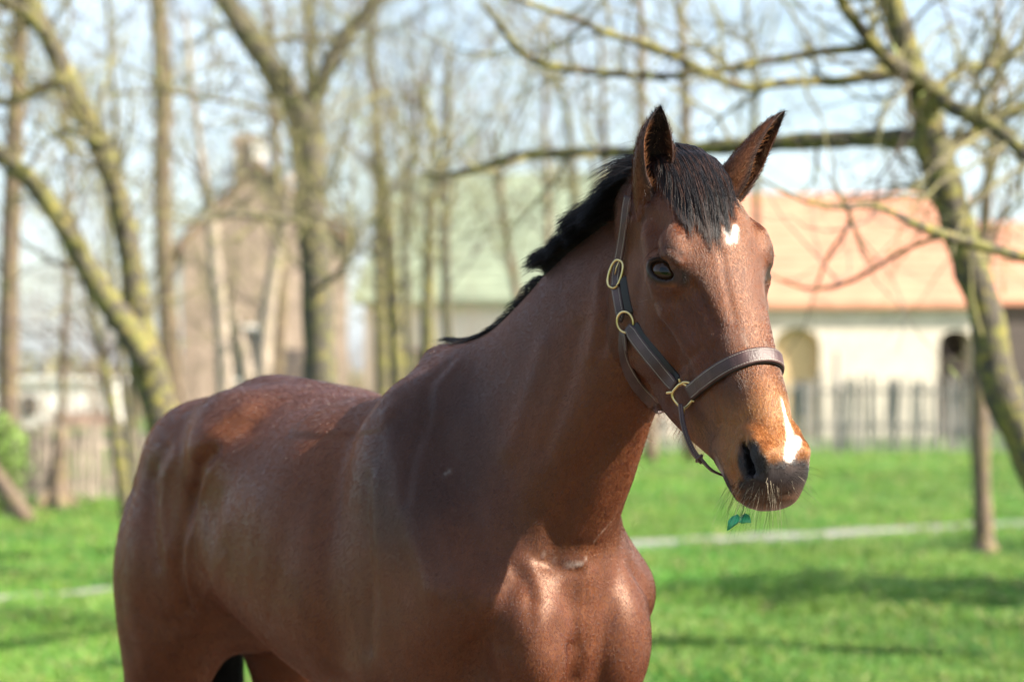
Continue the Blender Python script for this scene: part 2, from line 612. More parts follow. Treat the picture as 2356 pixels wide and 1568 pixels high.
# ================================================================== FENCES
def paling_fence(name, label, A, B, n, height, width, mat, rails, posts, wob, seed, group=None):
    rng = random.Random(seed)
    A, B = np.asarray(A, float), np.asarray(B, float)
    d = B - A
    ln = np.linalg.norm(d)
    rz = math.atan2(d[1], d[0])
    root = empty(name, (A[0], A[1], 0), rz)
    tag(root, label, 'fence', group)
    mb = MB()
    hw_, t = width / 2, .011
    for y in (-t, t):
        mb.v += [(-hw_, y, 0), (hw_, y, 0), (hw_, y, height - .05), (0, y, height), (-hw_, y, height - .05)]
    mb.f += [(0, 1, 2, 3, 4), (9, 8, 7, 6, 5)] + [(i, i + 5, (i + 1) % 5 + 5, (i + 1) % 5) for i in range(5)]
    first = None
    for i in range(n):
        if first is None:
            o = first = mb.build('picket', mat, root)
        else:
            o = first.copy()
            COL.objects.link(o)
            o.parent = root
        x = (i + .5) * ln / n + rng.uniform(-.3, .3) * wob * ln / n
        o.location = (x, -.03, .03 + rng.uniform(-.5, .5) * wob * .08)
        o.rotation_euler = (rng.uniform(-.05, .05) * wob, rng.uniform(-.07, .07) * wob, rng.uniform(-.3, .3) * wob)
        o.scale = (rng.uniform(.75, 1.25), 1, 1 + rng.uniform(-.10, .06) * wob)
    for z in rails:
        m2 = MB()
        m2.box((ln / 2, .02, z), (ln, .04, .07))
        m2.build('rail', mat, root)
    for px_, h in posts:
        m2 = MB()
        m2.tube([(px_, .08, -.1), (px_ + .01, .08, h * .5), (px_, .08, h)], [.075, .07, .065], 8, wob=.05)
        m2.build('post', mat, root)
    return root


D6 = 50.0
fa, fb_ = (wx(1380, D6), D6 + .6), (wx(2420, D6), D6 - 1.0)
fl = fb_[0] - fa[0]
paling_fence('paling_fence', 'grey weathered paling fence in front of the orange roofed barn', fa, fb_, 84, 1.50, .070, WOODG, (.52, 1.22),
             [(wx(1930, D6) - fa[0], 2.05), (wx(2061, D6) - fa[0], 1.50), (wx(1790, D6) - fa[0], 1.45), (wx(2190, D6) - fa[0], 1.45), (.4, 1.45)], 1.0, 3)
D7 = 29.0
fa, fb_ = (wx(-40, D7), D7 - .6), (wx(560, D7), D7 + 1.6)
paling_fence('paling_fence', 'pale narrow paling fence beside the fallen log, behind the horse rump', fa, fb_, 56, .92, .040, WOODP, (.25, .72),
             [(wx(150, D7) - fa[0], 1.0), (wx(345, D7) - fa[0], 1.0), (wx(30, D7) - fa[0], 1.0)], .7, 4)
# ================================================================== TREES
def bark_mat(name, base, moss, lichen, mossy=.5, scale=6.0):
    m, t, b = new_mat(name)
    N, K = t.nodes, t.links.new
    tcn = N.new('ShaderNodeTexCoord')
    n1 = N.new('ShaderNodeTexNoise')
    n1.inputs['Scale'].default_value = scale
    n1.inputs['Detail'].default_value = 6
    n1.inputs['Roughness'].default_value = .65
    n2 = N.new('ShaderNodeTexNoise')
    n2.inputs['Scale'].default_value = scale * 2.3
    n2.inputs['Detail'].default_value = 4
    n3 = N.new('ShaderNodeTexNoise')
    n3.inputs['Scale'].default_value = scale * 6
    n3.inputs['Detail'].default_value = 5
    K(tcn.outputs['Object'], n1.inputs['Vector'])
    K(tcn.outputs['Object'], n2.inputs['Vector'])
    mpn = N.new('ShaderNodeMapping')
    mpn.inputs['Scale'].default_value = (1, 1, .25)
    K(tcn.outputs['Object'], mpn.inputs['Vector'])
    K(mpn.outputs['Vector'], n3.inputs['Vector'])
    r0 = N.new('ShaderNodeValToRGB')
    r0.color_ramp.elements[0].position = .3
    r0.color_ramp.elements[1].position = .7
    r0.color_ramp.elements[0].color = (*[c * .45 for c in base], 1)
    r0.color_ramp.elements[1].color = (*[c * 1.35 for c in base], 1)
    K(n3.outputs['Fac'], r0.inputs['Fac'])
    r1 = N.new('ShaderNodeValToRGB')
    r1.color_ramp.elements[0].position = .62 - .30 * mossy
    r1.color_ramp.elements[1].position = .74 - .30 * mossy
    K(n1.outputs['Fac'], r1.inputs['Fac'])
    m1 = N.new('ShaderNodeMix')
    m1.data_type = 'RGBA'
    K(r1.outputs['Color'], m1.inputs['Factor'])
    K(r0.outputs['Color'], m1.inputs['A'])
    m1.inputs['B'].default_value = (*moss, 1)
    r2 = N.new('ShaderNodeValToRGB')
    r2.color_ramp.elements[0].position = .58
    r2.color_ramp.elements[1].position = .66
    K(n2.outputs['Fac'], r2.inputs['Fac'])
    m2 = N.new('ShaderNodeMix')
    m2.data_type = 'RGBA'
    K(r2.outputs['Color'], m2.inputs['Factor'])
    K(m1.outputs['Result'], m2.inputs['A'])
    m2.inputs['B'].default_value = (*lichen, 1)
    K(m2.outputs['Result'], b.inputs['Base Color'])
    b.inputs['Roughness'].default_value = .85
    b.inputs['Specular IOR Level'].default_value = .25
    bp = N.new('ShaderNodeBump')
    bp.inputs['Strength'].default_value = .7
    bp.inputs['Distance'].default_value = .02
    K(n3.outputs['Fac'], bp.inputs['Height'])
    K(bp.outputs['Normal'], b.inputs['Normal'])
    return m


B_MOSS = bark_mat('mossy_bark', (.082, .070, .055), (.15, .142, .046), (.27, .215, .05), .52, 9.0)
B_GREY = bark_mat('grey_bark', (.085, .074, .060), (.115, .112, .05), (.20, .17, .055), .42, 9.0)
B_BROWN = bark_mat('brown_bark', (.145, .105, .075), (.145, .12, .06), (.24, .19, .07), .35)
B_PALE = bark_mat('pale_bark', (.36, .29, .235), (.28, .255, .15), (.34, .29, .17), .25)
TWIG = simple_mat('twig_bark', (.105, .078, .066), .8, noise=.35, nscale=5)
TWIGY = simple_mat('lichen_twig', (.22, .20, .075), .85, noise=.35, nscale=5, col2=(.10, .08, .062))
BUD = simple_mat('young_leaf', (.20, .24, .06), .6)


def path3(px, d):
    """px rows: x, y, width(px); d: depth or list of depths -> points, radii"""
    px = np.asarray(px, float)
    d = np.broadcast_to(np.asarray(d, float), (len(px),)) if np.ndim(d) == 0 else np.asarray(d, float)
    P = np.array([at(x, y, q) for (x, y, _), q in zip(px, d)])
    R = px[:, 2] / FPX * d / 2
    return P, R


def grow(mb, p, d, r, ln, lev, rng, up=.15, wig=.22, kids=3, bud=None):
    """a crooked twig with smaller twigs; straight 3-D growth"""
    n = 5
    pts = [np.array(p)]
    d = np.array(d, float)
    for i in range(n):
        d = d + rng.normal(0, wig, 3) + np.array([0, 0, up * .3])
        d /= np.linalg.norm(d)
        pts.append(pts[-1] + d * ln / n)
    rr = np.linspace(r, r * .35, n + 1)
    mb.tube(pts, rr, 5 if lev > 1 else 4, cap=False)
    if bud is not None and lev <= 1 and rng.random() < .5:
        e = pts[-1]
        bud.tube([e, e + d * ln * .05, e + d * ln * .09], [r * .5, r * 1.1, r * .2], 4)
    if lev > 0:
        for k in range(kids):
            i = rng.integers(1, n + 1)
            q = pts[i]
            side_ = np.cross(d, rng.normal(0, 1, 3))
            side_ /= np.linalg.norm(side_) + 1e-9
            nd = d * .6 + side_ * .8
            grow(mb, q, nd, rr[i] * .6, ln * rng.uniform(.40, .75), lev - 1, rng, up, wig, kids, bud)


def side_twigs(mb, P, R, n, ln, lev, rng, up=.3, kids=3, t0=.15, bud=None, rmax=.014):
    Q = spline(P, 60)
    RR = np.interp(np.linspace(0, 1, 60), np.linspace(0, 1, len(R)), R)
    T = np.gradient(Q, axis=0)
    for k in range(n):
        i = int(rng.uniform(t0, 1.0) * 59)
        t = T[i] / (np.linalg.norm(T[i]) + 1e-9)
        s = np.cross(t, rng.normal(0, 1, 3))
        s /= np.linalg.norm(s) + 1e-9
        d = t * rng.uniform(.1, .7) + s
        d[2] += up
        d /= np.linalg.norm(d)
        grow(mb, Q[i], d, min(RR[i] * .45, rmax), ln * rng.uniform(.5, 1.3), lev, rng, up, .22, kids, bud)


def make_tree(name, label, mat, trunk, depth, limbs=(), twigs=20, tl=1.2, lev=2, kids=3, up=.3, seed=0, group=None, twig_mat=None, base_flare=1.25, cat='tree', ttop=.35, tlimb=None, buds=True, smooth_n=14):
    rng = np.random.default_rng(seed + 100)
    P, R = path3(trunk, depth)
    # carry the trunk down to the ground
    g = P[0].copy()
    if g[2] > 0.02:
        dirn = P[0] - P[1]
        k = g[2] / max(1e-6, -dirn[2]) if dirn[2] < -1e-3 else 0
        dirn = dirn * min(k, 3.0)
        foot = P[0] + dirn
        foot[2] = 0
        foot[:2] = P[0][:2] + np.clip(foot[:2] - P[0][:2], -g[2] * .6, g[2] * .6)
        foot[2] = float(ground_h(foot[0], foot[1])) - .05
        mid = P[0] * .35 + foot * .65
        P = np.vstack([foot, mid, P])
        R = np.r_[R[0] * base_flare * 1.25, R[0] * 1.1, R]
    else:
        P[0][2] = float(ground_h(P[0][0], P[0][1])) - .05
        R[0] *= base_flare
    O = P[0].copy()
    O[2] = 0
    root = empty(name, tuple(O))
    tag(root, label, cat, group)
    n = max(smooth_n, 3 * len(P))
    S3 = spline(np.c_[P, R], n)
    kn = .06 * np.sin(np.arange(n) * 1.7 + seed)
    mb = MB()
    mb.tube(S3[:, :3] - O, np.maximum(S3[:, 3], .004) * (1 + kn), 12, wob=.05)
    mb.build('trunk', mat, root, True)
    tw, bd = MB(), MB()
    for L_, dl in limbs:
        p, r = path3(L_, dl)
        s3 = spline(np.c_[p, r], max(10, 4 * len(p)))
        m2 = MB()
        m2.tube(s3[:, :3] - O, np.maximum(s3[:, 3], .003) * (1 + .08 * np.sin(np.arange(len(s3)) * 2.1 + seed)), 8, wob=.06)
        m2.build('branch', mat, root, True)
        nt_ = tlimb if tlimb is not None else max(3, int(twigs * .35))
        side_twigs(tw, p - O, r, nt_, tl, lev, rng, up, kids, .1, bd)
    if twigs:
        side_twigs(tw, P - O, R, twigs, tl, lev, rng, up, kids, ttop, bd)
    if tw.v:
        o = tw.build('twigs', twig_mat or TWIG, root)
        o['kind'] = 'stuff'
    if buds and bd.v:
        o = bd.build('buds', BUD, root)
        o['kind'] = 'stuff'
    return root


# --- the leaning tree at the right and its boughs
T1D = 13.0
make_tree('leaning_tree', 'big leaning tree with mossy lichen bark and long level bough at the right edge', B_MOSS,
          [(2500, 1330, 112), (2430, 1180, 104), (2372, 1040, 95), (2298, 884, 88), (2267, 712, 80), (2230, 610, 82), (2192, 480, 80), (2160, 390, 86), (2138, 290, 76), (2105, 180, 66), (2085, 110, 60), (2050, 0, 60), (2030, -120, 52), (2000, -300, 40)], T1D,
          [([(2130, 322, 52), (2040, 318, 44), (1950, 320, 42), (1830, 326, 40), (1700, 335, 38), (1560, 345, 34), (1450, 350, 30), (1320, 352, 27), (1200, 358, 24), (1110, 384, 20), (1030, 402, 15), (975, 398, 8)], np.linspace(13, 14.5, 12)),
           ([(2160, 215, 46), (2100, 172, 42), (2050, 141, 40), (2003, 94, 34), (1949, 23, 30), (1915, -40, 26)], np.linspace(13, 12.2, 6)),
           ([(2060, 150, 34), (2030, 166, 32), (1925, 188, 26), (1874, 186, 24), (1788, 192, 23), (1729, 202, 22), (1671, 188, 22), (1592, 149, 21), (1534, 121, 20), (1480, 98, 20), (1401, 78, 18), (1323, 43, 16), (1245, 18, 14), (1170, -10, 10)], np.linspace(13, 11.2, 14)),
           ([(2003, 104, 26), (1964, 113, 24), (1886, 119, 20), (1808, 133, 19), (1729, 145, 19), (1663, 160, 18), (1592, 168, 18), (1534, 176, 18), (1401, 168, 18), (1303, 157, 20), (1245, 145, 20), (1198, 117, 18), (1159, 70, 15), (1112, 8, 11)], np.linspace(12.6, 11.6, 14)),
           ([(2150, 210, 40), (2180, 240, 38), (2238, 270, 36), (2297, 301, 34), (2356, 352, 33), (2420, 410, 30)], np.linspace(13, 12.2, 6)),
           ([(2170, 345, 42), (2199, 329, 34), (2258, 293, 28), (2316, 262, 27), (2356, 243, 25), (2430, 205, 20)], np.linspace(13, 13.8, 6)),
           ([(2160, 205, 26), (2191, 172, 22), (2238, 153, 20), (2297, 149, 20), (2336, 117, 19), (2370, 70, 15)], np.linspace(13, 13.6, 6))],
          twigs=14, tl=.75, lev=2, kids=3, up=.12, seed=1, twig_mat=TWIGY, tlimb=13, cat='tree', smooth_n=60)
# branch of a neighbour reaching in from the right, nearer the camera
make_tree('neighbour_tree', 'tree outside the picture whose thin mossy branch droops across the orange roof', B_MOSS,
          [(3300, 1500, 120), (3260, 1100, 110), (3200, 700, 100), (3120, 300, 80), (3050, -200, 60), (3000, -700, 40)], 10.6,
          [([(3180, 660, 60), (2900, 690, 44), (2600, 650, 34), (2440, 608, 30), (2356, 591, 27), (2238, 560, 26), (2160, 536, 27), (2101, 513, 20), (2062, 493, 16), (2003, 471, 15), (1945, 477, 13), (1866, 466, 10), (1808, 442, 8), (1751, 411, 6)], np.linspace(10.6, 9.6, 14)),
           ([(2170, 540, 18), (2140, 551, 12), (2082, 575, 11), (2023, 610, 11), (1960, 645, 11), (1900, 662, 10), (1850, 662, 8), (1800, 645, 7), (1770, 630, 4)], np.linspace(9.95, 11.0, 9)),
           ([(1950, 477, 9), (1957, 505, 10), (1935, 545, 8), (1905, 590, 8), (1880, 655, 7)], np.linspace(9.75, 11.5, 5)),
           ([(1955, 500, 8), (1985, 570, 8), (2010, 612, 6)], np.linspace(9.75, 11.2, 3)),
           ([(1945, 477, 8), (1930, 440, 6), (1915, 415, 4)], 9.7)],
          twigs=10, tl=.7, lev=1, kids=2, up=.2, seed=2, tlimb=3, base_flare=1.1, smooth_n=30)
# thin reddish spray crossing the leaning trunk
make_tree('sapling', 'slender tree rising behind the leaning trunk with its foot in long grass by the path', B_BROWN,
          [(2266, 1262, 62), (2264, 1225, 46), (2258, 1100, 43), (2255, 950, 42), (2256, 800, 38), (2262, 620, 32), (2270, 450, 27), (2285, 320, 24), (2293, 180, 20), (2297, 0, 17), (2300, -150, 12)], 21.3,
          [([(2262, 620, 20), (2300, 500, 12), (2340, 420, 9), (2390, 330, 7)], 21.3), ([(2290, 200, 12), (2310, 120, 9), (2345, 40, 7), (2380, -30, 5)], 21.3), ([(2275, 400, 12), (2240, 300, 8), (2215, 200, 6)], 21.3)],
          twigs=14, tl=1.3, lev=2, up=.5, seed=3, base_flare=1.0, ttop=.45)
# --- forked tree left of centre
make_tree('forked_tree', 'grey tree dividing into a wide fork high above the horse back', B_GREY,
          [(740, 1000, 82), (738, 870, 78), (732, 740, 74), (725, 600, 70), (715, 430, 72), (704, 300, 82), (690, 255, 70), (640, 180, 62), (580, 90, 58), (520, 0, 52), (470, -90, 46), (420, -220, 36)], 20.0,
          [([(705, 310, 50), (718, 250, 44), (750, 170, 40), (790, 92, 38), (850, 20, 32), (900, -60, 26)], 20.0),
           ([(722, 520, 20), (640, 500, 20), (560, 492, 18), (490, 497, 15), (430, 520, 10)], np.linspace(20, 18, 5)),
           ([(732, 665, 12), (780, 625, 13), (815, 560, 13), (800, 520, 15), (730, 495, 12)], np.linspace(19.9, 18, 5)),
           ([(790, 95, 14), (700, 88, 14), (620, 85, 10), (540, 60, 8)], np.linspace(20, 18.5, 4)),
           ([(700, 280, 16), (600, 250, 12), (500, 230, 10), (400, 210, 16), (350, 195, 10)], np.linspace(20, 18, 5))],
          twigs=26, tl=1.5, lev=2, up=.4, seed=4, twig_mat=TWIGY, tlimb=12, smooth_n=40)
# --- V-shaped leaning tree at the left
make_tree('leaning_tree', 'mossy tree at the left leaning away in two crooked stems behind the rump', B_MOSS,
          [(405, 1060, 104), (385, 985, 92), (345, 860, 82), (318, 720, 64), (300, 590, 56), (265, 430, 52), (218, 310, 50), (172, 220, 52), (130, 125, 46), (98, 60, 44), (60, -10, 40), (10, -120, 32)], 18.0,
          [([(345, 850, 70), (300, 765, 66), (262, 712, 62), (215, 640, 56), (160, 540, 50), (92, 440, 46), (30, 380, 42), (-50, 320, 36)], 17.7),
           ([(150, 180, 34), (80, 210, 26), (20, 235, 20), (-40, 230, 16)], 17.5),
           ([(110, 85, 34), (70, 40, 38), (20, 10, 34), (-40, -10, 26)], 17.6),
           ([(230, 330, 16), (160, 300, 14), (100, 330, 10), (70, 380, 8)], 17.4)],
          twigs=22, tl=1.2, lev=2, up=.35, seed=5, twig_mat=TWIGY, tlimb=9, smooth_n=40)

SL = 'slim bare trees of the copse behind the horse'
slim = [
    ('tall straight trunk at the left picture edge with ivy shoots', B_BROWN, [(18, 960, 50), (20, 700, 46), (26, 500, 44), (34, 300, 42), (44, 100, 38), (52, -100, 30)], 29, 11),
    ('straight brown trunk between the mossy leaning tree and the pink birch', B_BROWN, [(398, 900, 48), (385, 700, 46), (376, 560, 44), (372, 400, 42), (376, 200, 44), (364, 0, 40), (358, -150, 34)], 38, 12),
    ('pinkish pale birch stem bending upward in front of the brick house', B_PALE, [(518, 900, 40), (510, 760, 34), (494, 600, 32), (484, 480, 28), (468, 400, 18), (452, 280, 15), (436, 150, 13), (425, 20, 9)], 30, 13),
    ('thin yellowish stem left of the straight brown trunk against the sky', B_MOSS, [(292, 640, 16), (284, 480, 15), (276, 380, 14), (262, 220, 13), (252, 90, 12), (246, -40, 10)], 34, 14),
    ('pale double stem at the foot of the brick house', B_PALE, [(600, 900, 40), (612, 760, 36), (628, 640, 32), (650, 520, 24), (668, 400, 16)], 33, 15),
    ('short pale slanting stem beside the birch', B_PALE, [(575, 900, 38), (556, 800, 32), (540, 740, 24), (520, 690, 12)], 34, 16),
    ('thin orange tinted stem leaning over the white shed', B_MOSS, [(268, 1010, 28), (246, 870, 22), (226, 770, 18), (206, 690, 14), (190, 620, 9)], 25, 17),
    ('dark thin stem just in front of the mossy leaning tree', B_GREY, [(298, 1010, 18), (282, 850, 15), (268, 700, 13), (256, 590, 11), (250, 470, 8)], 24, 18),
    ('thin olive trunk rising right of the forked tree', B_MOSS, [(880, 900, 34), (876, 700, 30), (872, 480, 26), (866, 330, 24), (858, 160, 20), (850, 20, 14)], 31, 19),
    ('mossy post-like trunk before the white farm wall', B_MOSS, [(918, 900, 36), (908, 740, 34), (900, 600, 30), (890, 480, 28), (880, 380, 20)], 29, 20),
    ('dark slim stem left of the level bough end', B_GREY, [(946, 880, 22), (938, 720, 20), (930, 560, 18), (938, 430, 16), (960, 300, 14), (958, 180, 10)], 30, 21),
    ('mossy trunk splitting low in the middle of the copse', B_MOSS, [(990, 900, 38), (984, 760, 34), (986, 640, 28), (990, 500, 22), (1006, 380, 17), (990, 280, 14), (968, 200, 10)], 27, 22),
    ('dark upright stem crossing the tip of the level bough', B_GREY, [(1036, 860, 24), (1028, 700, 22), (1024, 540, 20), (1026, 380, 18), (1030, 240, 14), (1032, 120, 10)], 28, 23),
    ('slim stem slanting right in front of the green roof', B_BROWN, [(1206, 760, 20), (1178, 620, 18), (1158, 500, 16), (1146, 400, 14), (1128, 300, 10)], 33, 24),
    ('light brown stem right of the slanting one under the boughs', B_BROWN, [(1262, 700, 16), (1260, 520, 15), (1256, 330, 14), (1252, 180, 12), (1250, 40, 9)], 36, 25),
    ('leaning olive stem behind the mane tips', B_MOSS, [(1330, 640, 24), (1322, 480, 20), (1316, 340, 18), (1300, 240, 15), (1280, 170, 11)], 32, 26),
    ('faint far stem between mane and near ear', B_BROWN, [(1400, 600, 20), (1392, 420, 18), (1388, 250, 15), (1380, 90, 11)], 44, 27),
    ('pinkish brown far stem directly above the near ear', B_BROWN, [(1486, 600, 24), (1480, 380, 23), (1476, 200, 22), (1474, 60, 20), (1470, -60, 16)], 42, 28),
    ('warm brown far stem between the two ears', B_BROWN, [(1584, 600, 30), (1580, 400, 28), (1576, 230, 24), (1572, 100, 20), (1566, -60, 15)], 44, 29),
    ('thin lichen stem close to the far ear', B_MOSS, [(1742, 560, 18), (1740, 400, 17), (1737, 290, 16), (1734, 150, 15), (1722, 60, 12), (1712, -30, 9)], 33, 30),
    ('slender far stem left of the forked tree fork', B_BROWN, [(640, 860, 26), (650, 640, 26), (640, 420, 24), (626, 220, 20), (618, 60, 16), (610, -80, 12)], 40, 31),
    ('yellow lichen stem inside the wide fork', B_MOSS, [(716, 640, 24), (712, 420, 24), (712, 220, 24), (714, 80, 22), (716, -60, 16)], 36, 32),
    ('thin brown stem left of the pink birch near the dark gable', B_BROWN, [(150, 760, 18), (158, 560, 16), (160, 420, 15), (150, 260, 12), (140, 130, 9)], 36, 33),
]
for i, (lab, mat, px, dep, sd) in enumerate(slim):
    make_tree('bare_tree', lab, mat, px, dep, (), twigs=17, tl=1.9, lev=2, kids=4, up=.45, seed=sd, group=SL, twig_mat=TWIGY if i % 2 else TWIG, ttop=.45, base_flare=1.15)

# --- undergrowth, log, stump, hedge
def leaf_cloud(mb, c, r, n, size, rng, flat=.7):
    for i in range(n):
        v = rng.normal(0, 1, 3)
        v /= np.linalg.norm(v)
        p = np.asarray(c) + v * np.asarray(r) * rng.random() ** .4
        a = rng.normal(0, 1, 3)
        b = rng.normal(0, 1, 3)
        a /= np.linalg.norm(a)
        b -= a * (a @ b)
        b /= np.linalg.norm(b)
        s = size * rng.uniform(.6, 1.4)
        k = len(mb.v)
        mb.v += [tuple(p - a * s), tuple(p + b * s * .45), tuple(p + a * s), tuple(p - b * s * .45)]
        mb.f.append((k, k + 1, k + 2, k + 3))


rng = np.random.default_rng(77)
LEAFG = simple_mat('fresh_leaf', (.16, .27, .04), .55, noise=.4, nscale=3)
LEAFO = simple_mat('dull_leaf', (.17, .16, .075), .7, noise=.4, nscale=2)
bp0 = at(18, 1120, 26.5)
bush = empty('bush', (bp0[0], bp0[1], 0))
tag(bush, 'fresh green bush at the left edge in front of the paling fence', 'bush')
st, lf = MB(), MB()
for i in range(16):
    grow(st, (rng.normal(0, .1), rng.normal(0, .1), 0), (rng.normal(0, .35), rng.normal(0, .35), 1), .012, 1.0, 1, rng, .3, .15, 3)
leaf_cloud(lf, (-.1, 0, .62), (.34, .3, .55), 1500, .035, rng)
st.build('stem', TWIG, bush)['kind'] = 'stuff'
lf.build('leaves', LEAFG, bush)['kind'] = 'stuff'

lg = empty('log', tuple(np.r_[at(20, 1150, 25.0)[:2], 0]))
tag(lg, 'fallen log leaning against the fence foot at the lower left edge', 'log')
mb = MB()
o_ = np.array(lg.location)
a, b = at(-40, 1050, 25.2) - o_, at(62, 1196, 24.6) - o_
mb.tube(spline([a, a * .5 + b * .5 + [0, 0, .01], b], 9), np.linspace(.075, .095, 9), 10, wob=.06)
mb.build('trunk', B_BROWN, lg, True)
sp_ = np.r_[at(130, 1165, 28.0)[:2], 0]
stp = empty('stump', tuple(sp_))
tag(stp, 'broken pale brown stump with flared roots before the paling fence', 'stump')
mb = MB()
h = at(140, 985, 28)[2]
mb.tube([(0, 0, -.05), (0, 0, .06), (.01, 0, .25), (.03, 0, h * .6), (.05, 0, h)], [.27, .20, .13, .09, .06], 12, wob=.10)
for k in range(5):
    a = k * 1.26
    mb.tube([(math.cos(a) * .08, math.sin(a) * .08, .22), (math.cos(a) * .22, math.sin(a) * .22, .07), (math.cos(a) * .36, math.sin(a) * .36, -.02)], [.06, .05, .03], 7)
mb.build('trunk', B_BROWN, stp, True)
# long grass and soil round the slender tree's foot
tf = px_ground(2260, 1262)
tuft = MB()
for i in range(900):
    a, r = rng.uniform(0, 2 * math.pi), abs(rng.normal(0, .30))
    x, y = math.cos(a) * r * 1.5 - .12, math.sin(a) * r
    hgt = rng.uniform(.07, .22) * math.exp(-r * 1.2)
    b = len(tuft.v)
    dx, dy = rng.normal(0, .05, 2)
    tuft.v += [(x - .005, y, -.01), (x + .005, y, -.01), (x + dx, y + dy, hgt)]
    tuft.f.append((b, b + 1, b + 2))
to = tuft.build('long_grass', simple_mat('long_grass_blade', (.055, .13, .018), .6))
to.location = (tf[0], tf[1], 0)
tag(to, 'long dark grass round the foot of the slender tree', kind='stuff')
# far hedge and treeline
for nm, lab, x0, x1, d, z1, n, mt in (
        ('hedge', 'olive brown hedgerow beyond the buildings', -60, 60, 110, 1.9, 7000, LEAFO),
        ('treeline', 'distant bare treeline on the horizon', -140, 140, 190, 3.2, 7000, LEAFO)):
    mb = MB()
    for i in range(n):
        x = rng.uniform(x0, x1)
        top = z1 * (.65 + .35 * math.sin(x * .21) * math.sin(x * .063 + 1)) 
        leaf_cloud(mb, (x, d + rng.normal(0, 1), rng.uniform(0, max(.3, top))), (.5, .5, .3), 1, .35 * d / 110, rng)
    tag(mb.build(nm, mt), lab, kind='stuff')
# bramble thicket at the feet of the copse
mb = MB()
for i in range(240):
    px, d = rng.uniform(-60, 1350), rng.uniform(34, 46)
    grow(mb, (wx(px, d), d, 0), (rng.normal(0, .5), rng.normal(0, .3), 1), .012, rng.uniform(1.2, 3.0), 2, rng, .3, .2, 3)
tag(mb.build('undergrowth', simple_mat('bramble', (.24, .17, .12), .85, noise=.4, nscale=.8)), 'brown leafless undergrowth at the feet of the copse', kind='stuff')

# unseen evergreens added on the right to cast shade bands over the lawn
for ex, ey, eh, lb_ in ((9.2, 14.6, 6.2, 'unseen round evergreen added for its shade, nearest to the leaning tree'), (12.6, 11.6, 7.0, 'unseen taller evergreen added for its shade, farther to the right')):
    ev = empty('shade_evergreen', (ex, ey, 0))
    tag(ev, lb_, 'tree')
    mb = MB()
    mb.tube([(0, 0, -.1), (.05, 0, 1.5), (0, .05, 3.5), (0, 0, eh)], [.20, .15, .10, .03], 10)
    mb.build('trunk', B_BROWN, ev, True)
    mb = MB()
    leaf_cloud(mb, (0, 0, eh * .62), (1.5, 1.6, eh * .34), 1700, .16, rng)
    mb.build('crown', simple_mat('evergreen_leaf', (.035, .075, .02), .5), ev)['kind'] = 'stuff'
# ================================================================== HORSE
TH = rad(55.5)
B0 = np.array([0.14, 4.66, 0.0])
BF = np.array([math.cos(TH), -math.sin(TH), 0.0])
BR = np.array([-math.sin(TH), -math.cos(TH), 0.0])
BU = np.array([0, 0, 1.0])
BM = np.stack([BF, BR, BU], 1)            # body (f, r, u) -> world
# head frame: t along the face from poll to lips, l towards the near cheek, n out of the forehead
H0w = np.array([0.3358, 4.3999, 1.9874])
HM = np.array([[0.24297289, -0.37289614, -0.89549575],
               [-0.88826686, -0.45649656, -0.05092035],
               [0.38980273, -0.80781146, 0.44214757]]).T
HMb = BM.T @ HM                           # head axes written in body coordinates
H0b = BM.T @ (H0w - B0)


def bw(p):
    return B0 + np.asarray(p, float) @ BM.T


def hb(p):
    return H0b + np.asarray(p, float) @ HMb.T


def hw(p):
    return H0w + np.asarray(p, float) @ HM.T


def w2h(p):
    return (np.asarray(p, float) - H0w) @ HM


def cr_table(xs, ys, n=300):
    xs = np.asarray(xs, float)
    ys = np.asarray(ys, float)
    X = np.linspace(xs[0], xs[-1], n)
    m = np.gradient(ys, xs)
    i = np.clip(np.searchsorted(xs, X) - 1, 0, len(xs) - 2)
    h = xs[i + 1] - xs[i]
    t = (X - xs[i]) / h
    Y = ((2 * t ** 3 - 3 * t ** 2 + 1) * ys[i] + (t ** 3 - 2 * t ** 2 + t) * h * m[i] + (-2 * t ** 3 + 3 * t ** 2) * ys[i + 1] + (t ** 3 - t ** 2) * h * m[i + 1])
    return X, Y


class Field:
    """smooth-blended distance field in body coordinates"""
    def __init__(self):
        self.ops = []

    def add(self, fn, lo, hi, k, mode='u'):
        self.ops.append((fn, np.asarray(lo, float) - k - 0.012, np.asarray(hi, float) + k + 0.012, k, mode))

    @staticmethod
    def blend(a, b, k, mode):
        if mode == 'u':
            h = np.maximum(k - np.abs(a - b), 0) / k
            return np.minimum(a, b) - h * h * k * 0.25
        if mode == 's':
            b = -b
            h = np.maximum(k - np.abs(a - b), 0) / k
            return np.maximum(a, b) + h * h * k * 0.25
        return a - b       # 'd': displacement

    def points(self, P):
        P = np.asarray(P, np.float32)
        d = np.full(len(P), 0.5, np.float32)
        for fn, lo, hi, k, mode in self.ops:
            m = np.all((P >= lo) & (P <= hi), axis=1)
            if m.any():
                d[m] = self.blend(d[m], fn(P[m]), k, mode)
        return d

    def grid(self, ax):
        d = np.full([len(a) for a in ax], 0.5, np.float32)
        for fn, lo, hi, k, mode in self.ops:
            sl = []
            for a, l, h in zip(ax, lo, hi):
                i0, i1 = np.searchsorted(a, l), np.searchsorted(a, h)
                sl.append(slice(i0, i1))
            sub = d[sl[0], sl[1], sl[2]]
            if sub.size == 0:
                continue
            g = np.meshgrid(*[a[s] for a, s in zip(ax, sl)], indexing='ij')
            P = np.stack([x.ravel() for x in g], 1).astype(np.float32)
            d[sl[0], sl[1], sl[2]] = self.blend(sub, fn(P).reshape(sub.shape), k, mode)
        return d


FD = Field()


def rotm(ax, ang):
    return np.array(Matrix.Rotation(ang, 3, Vector(ax)))


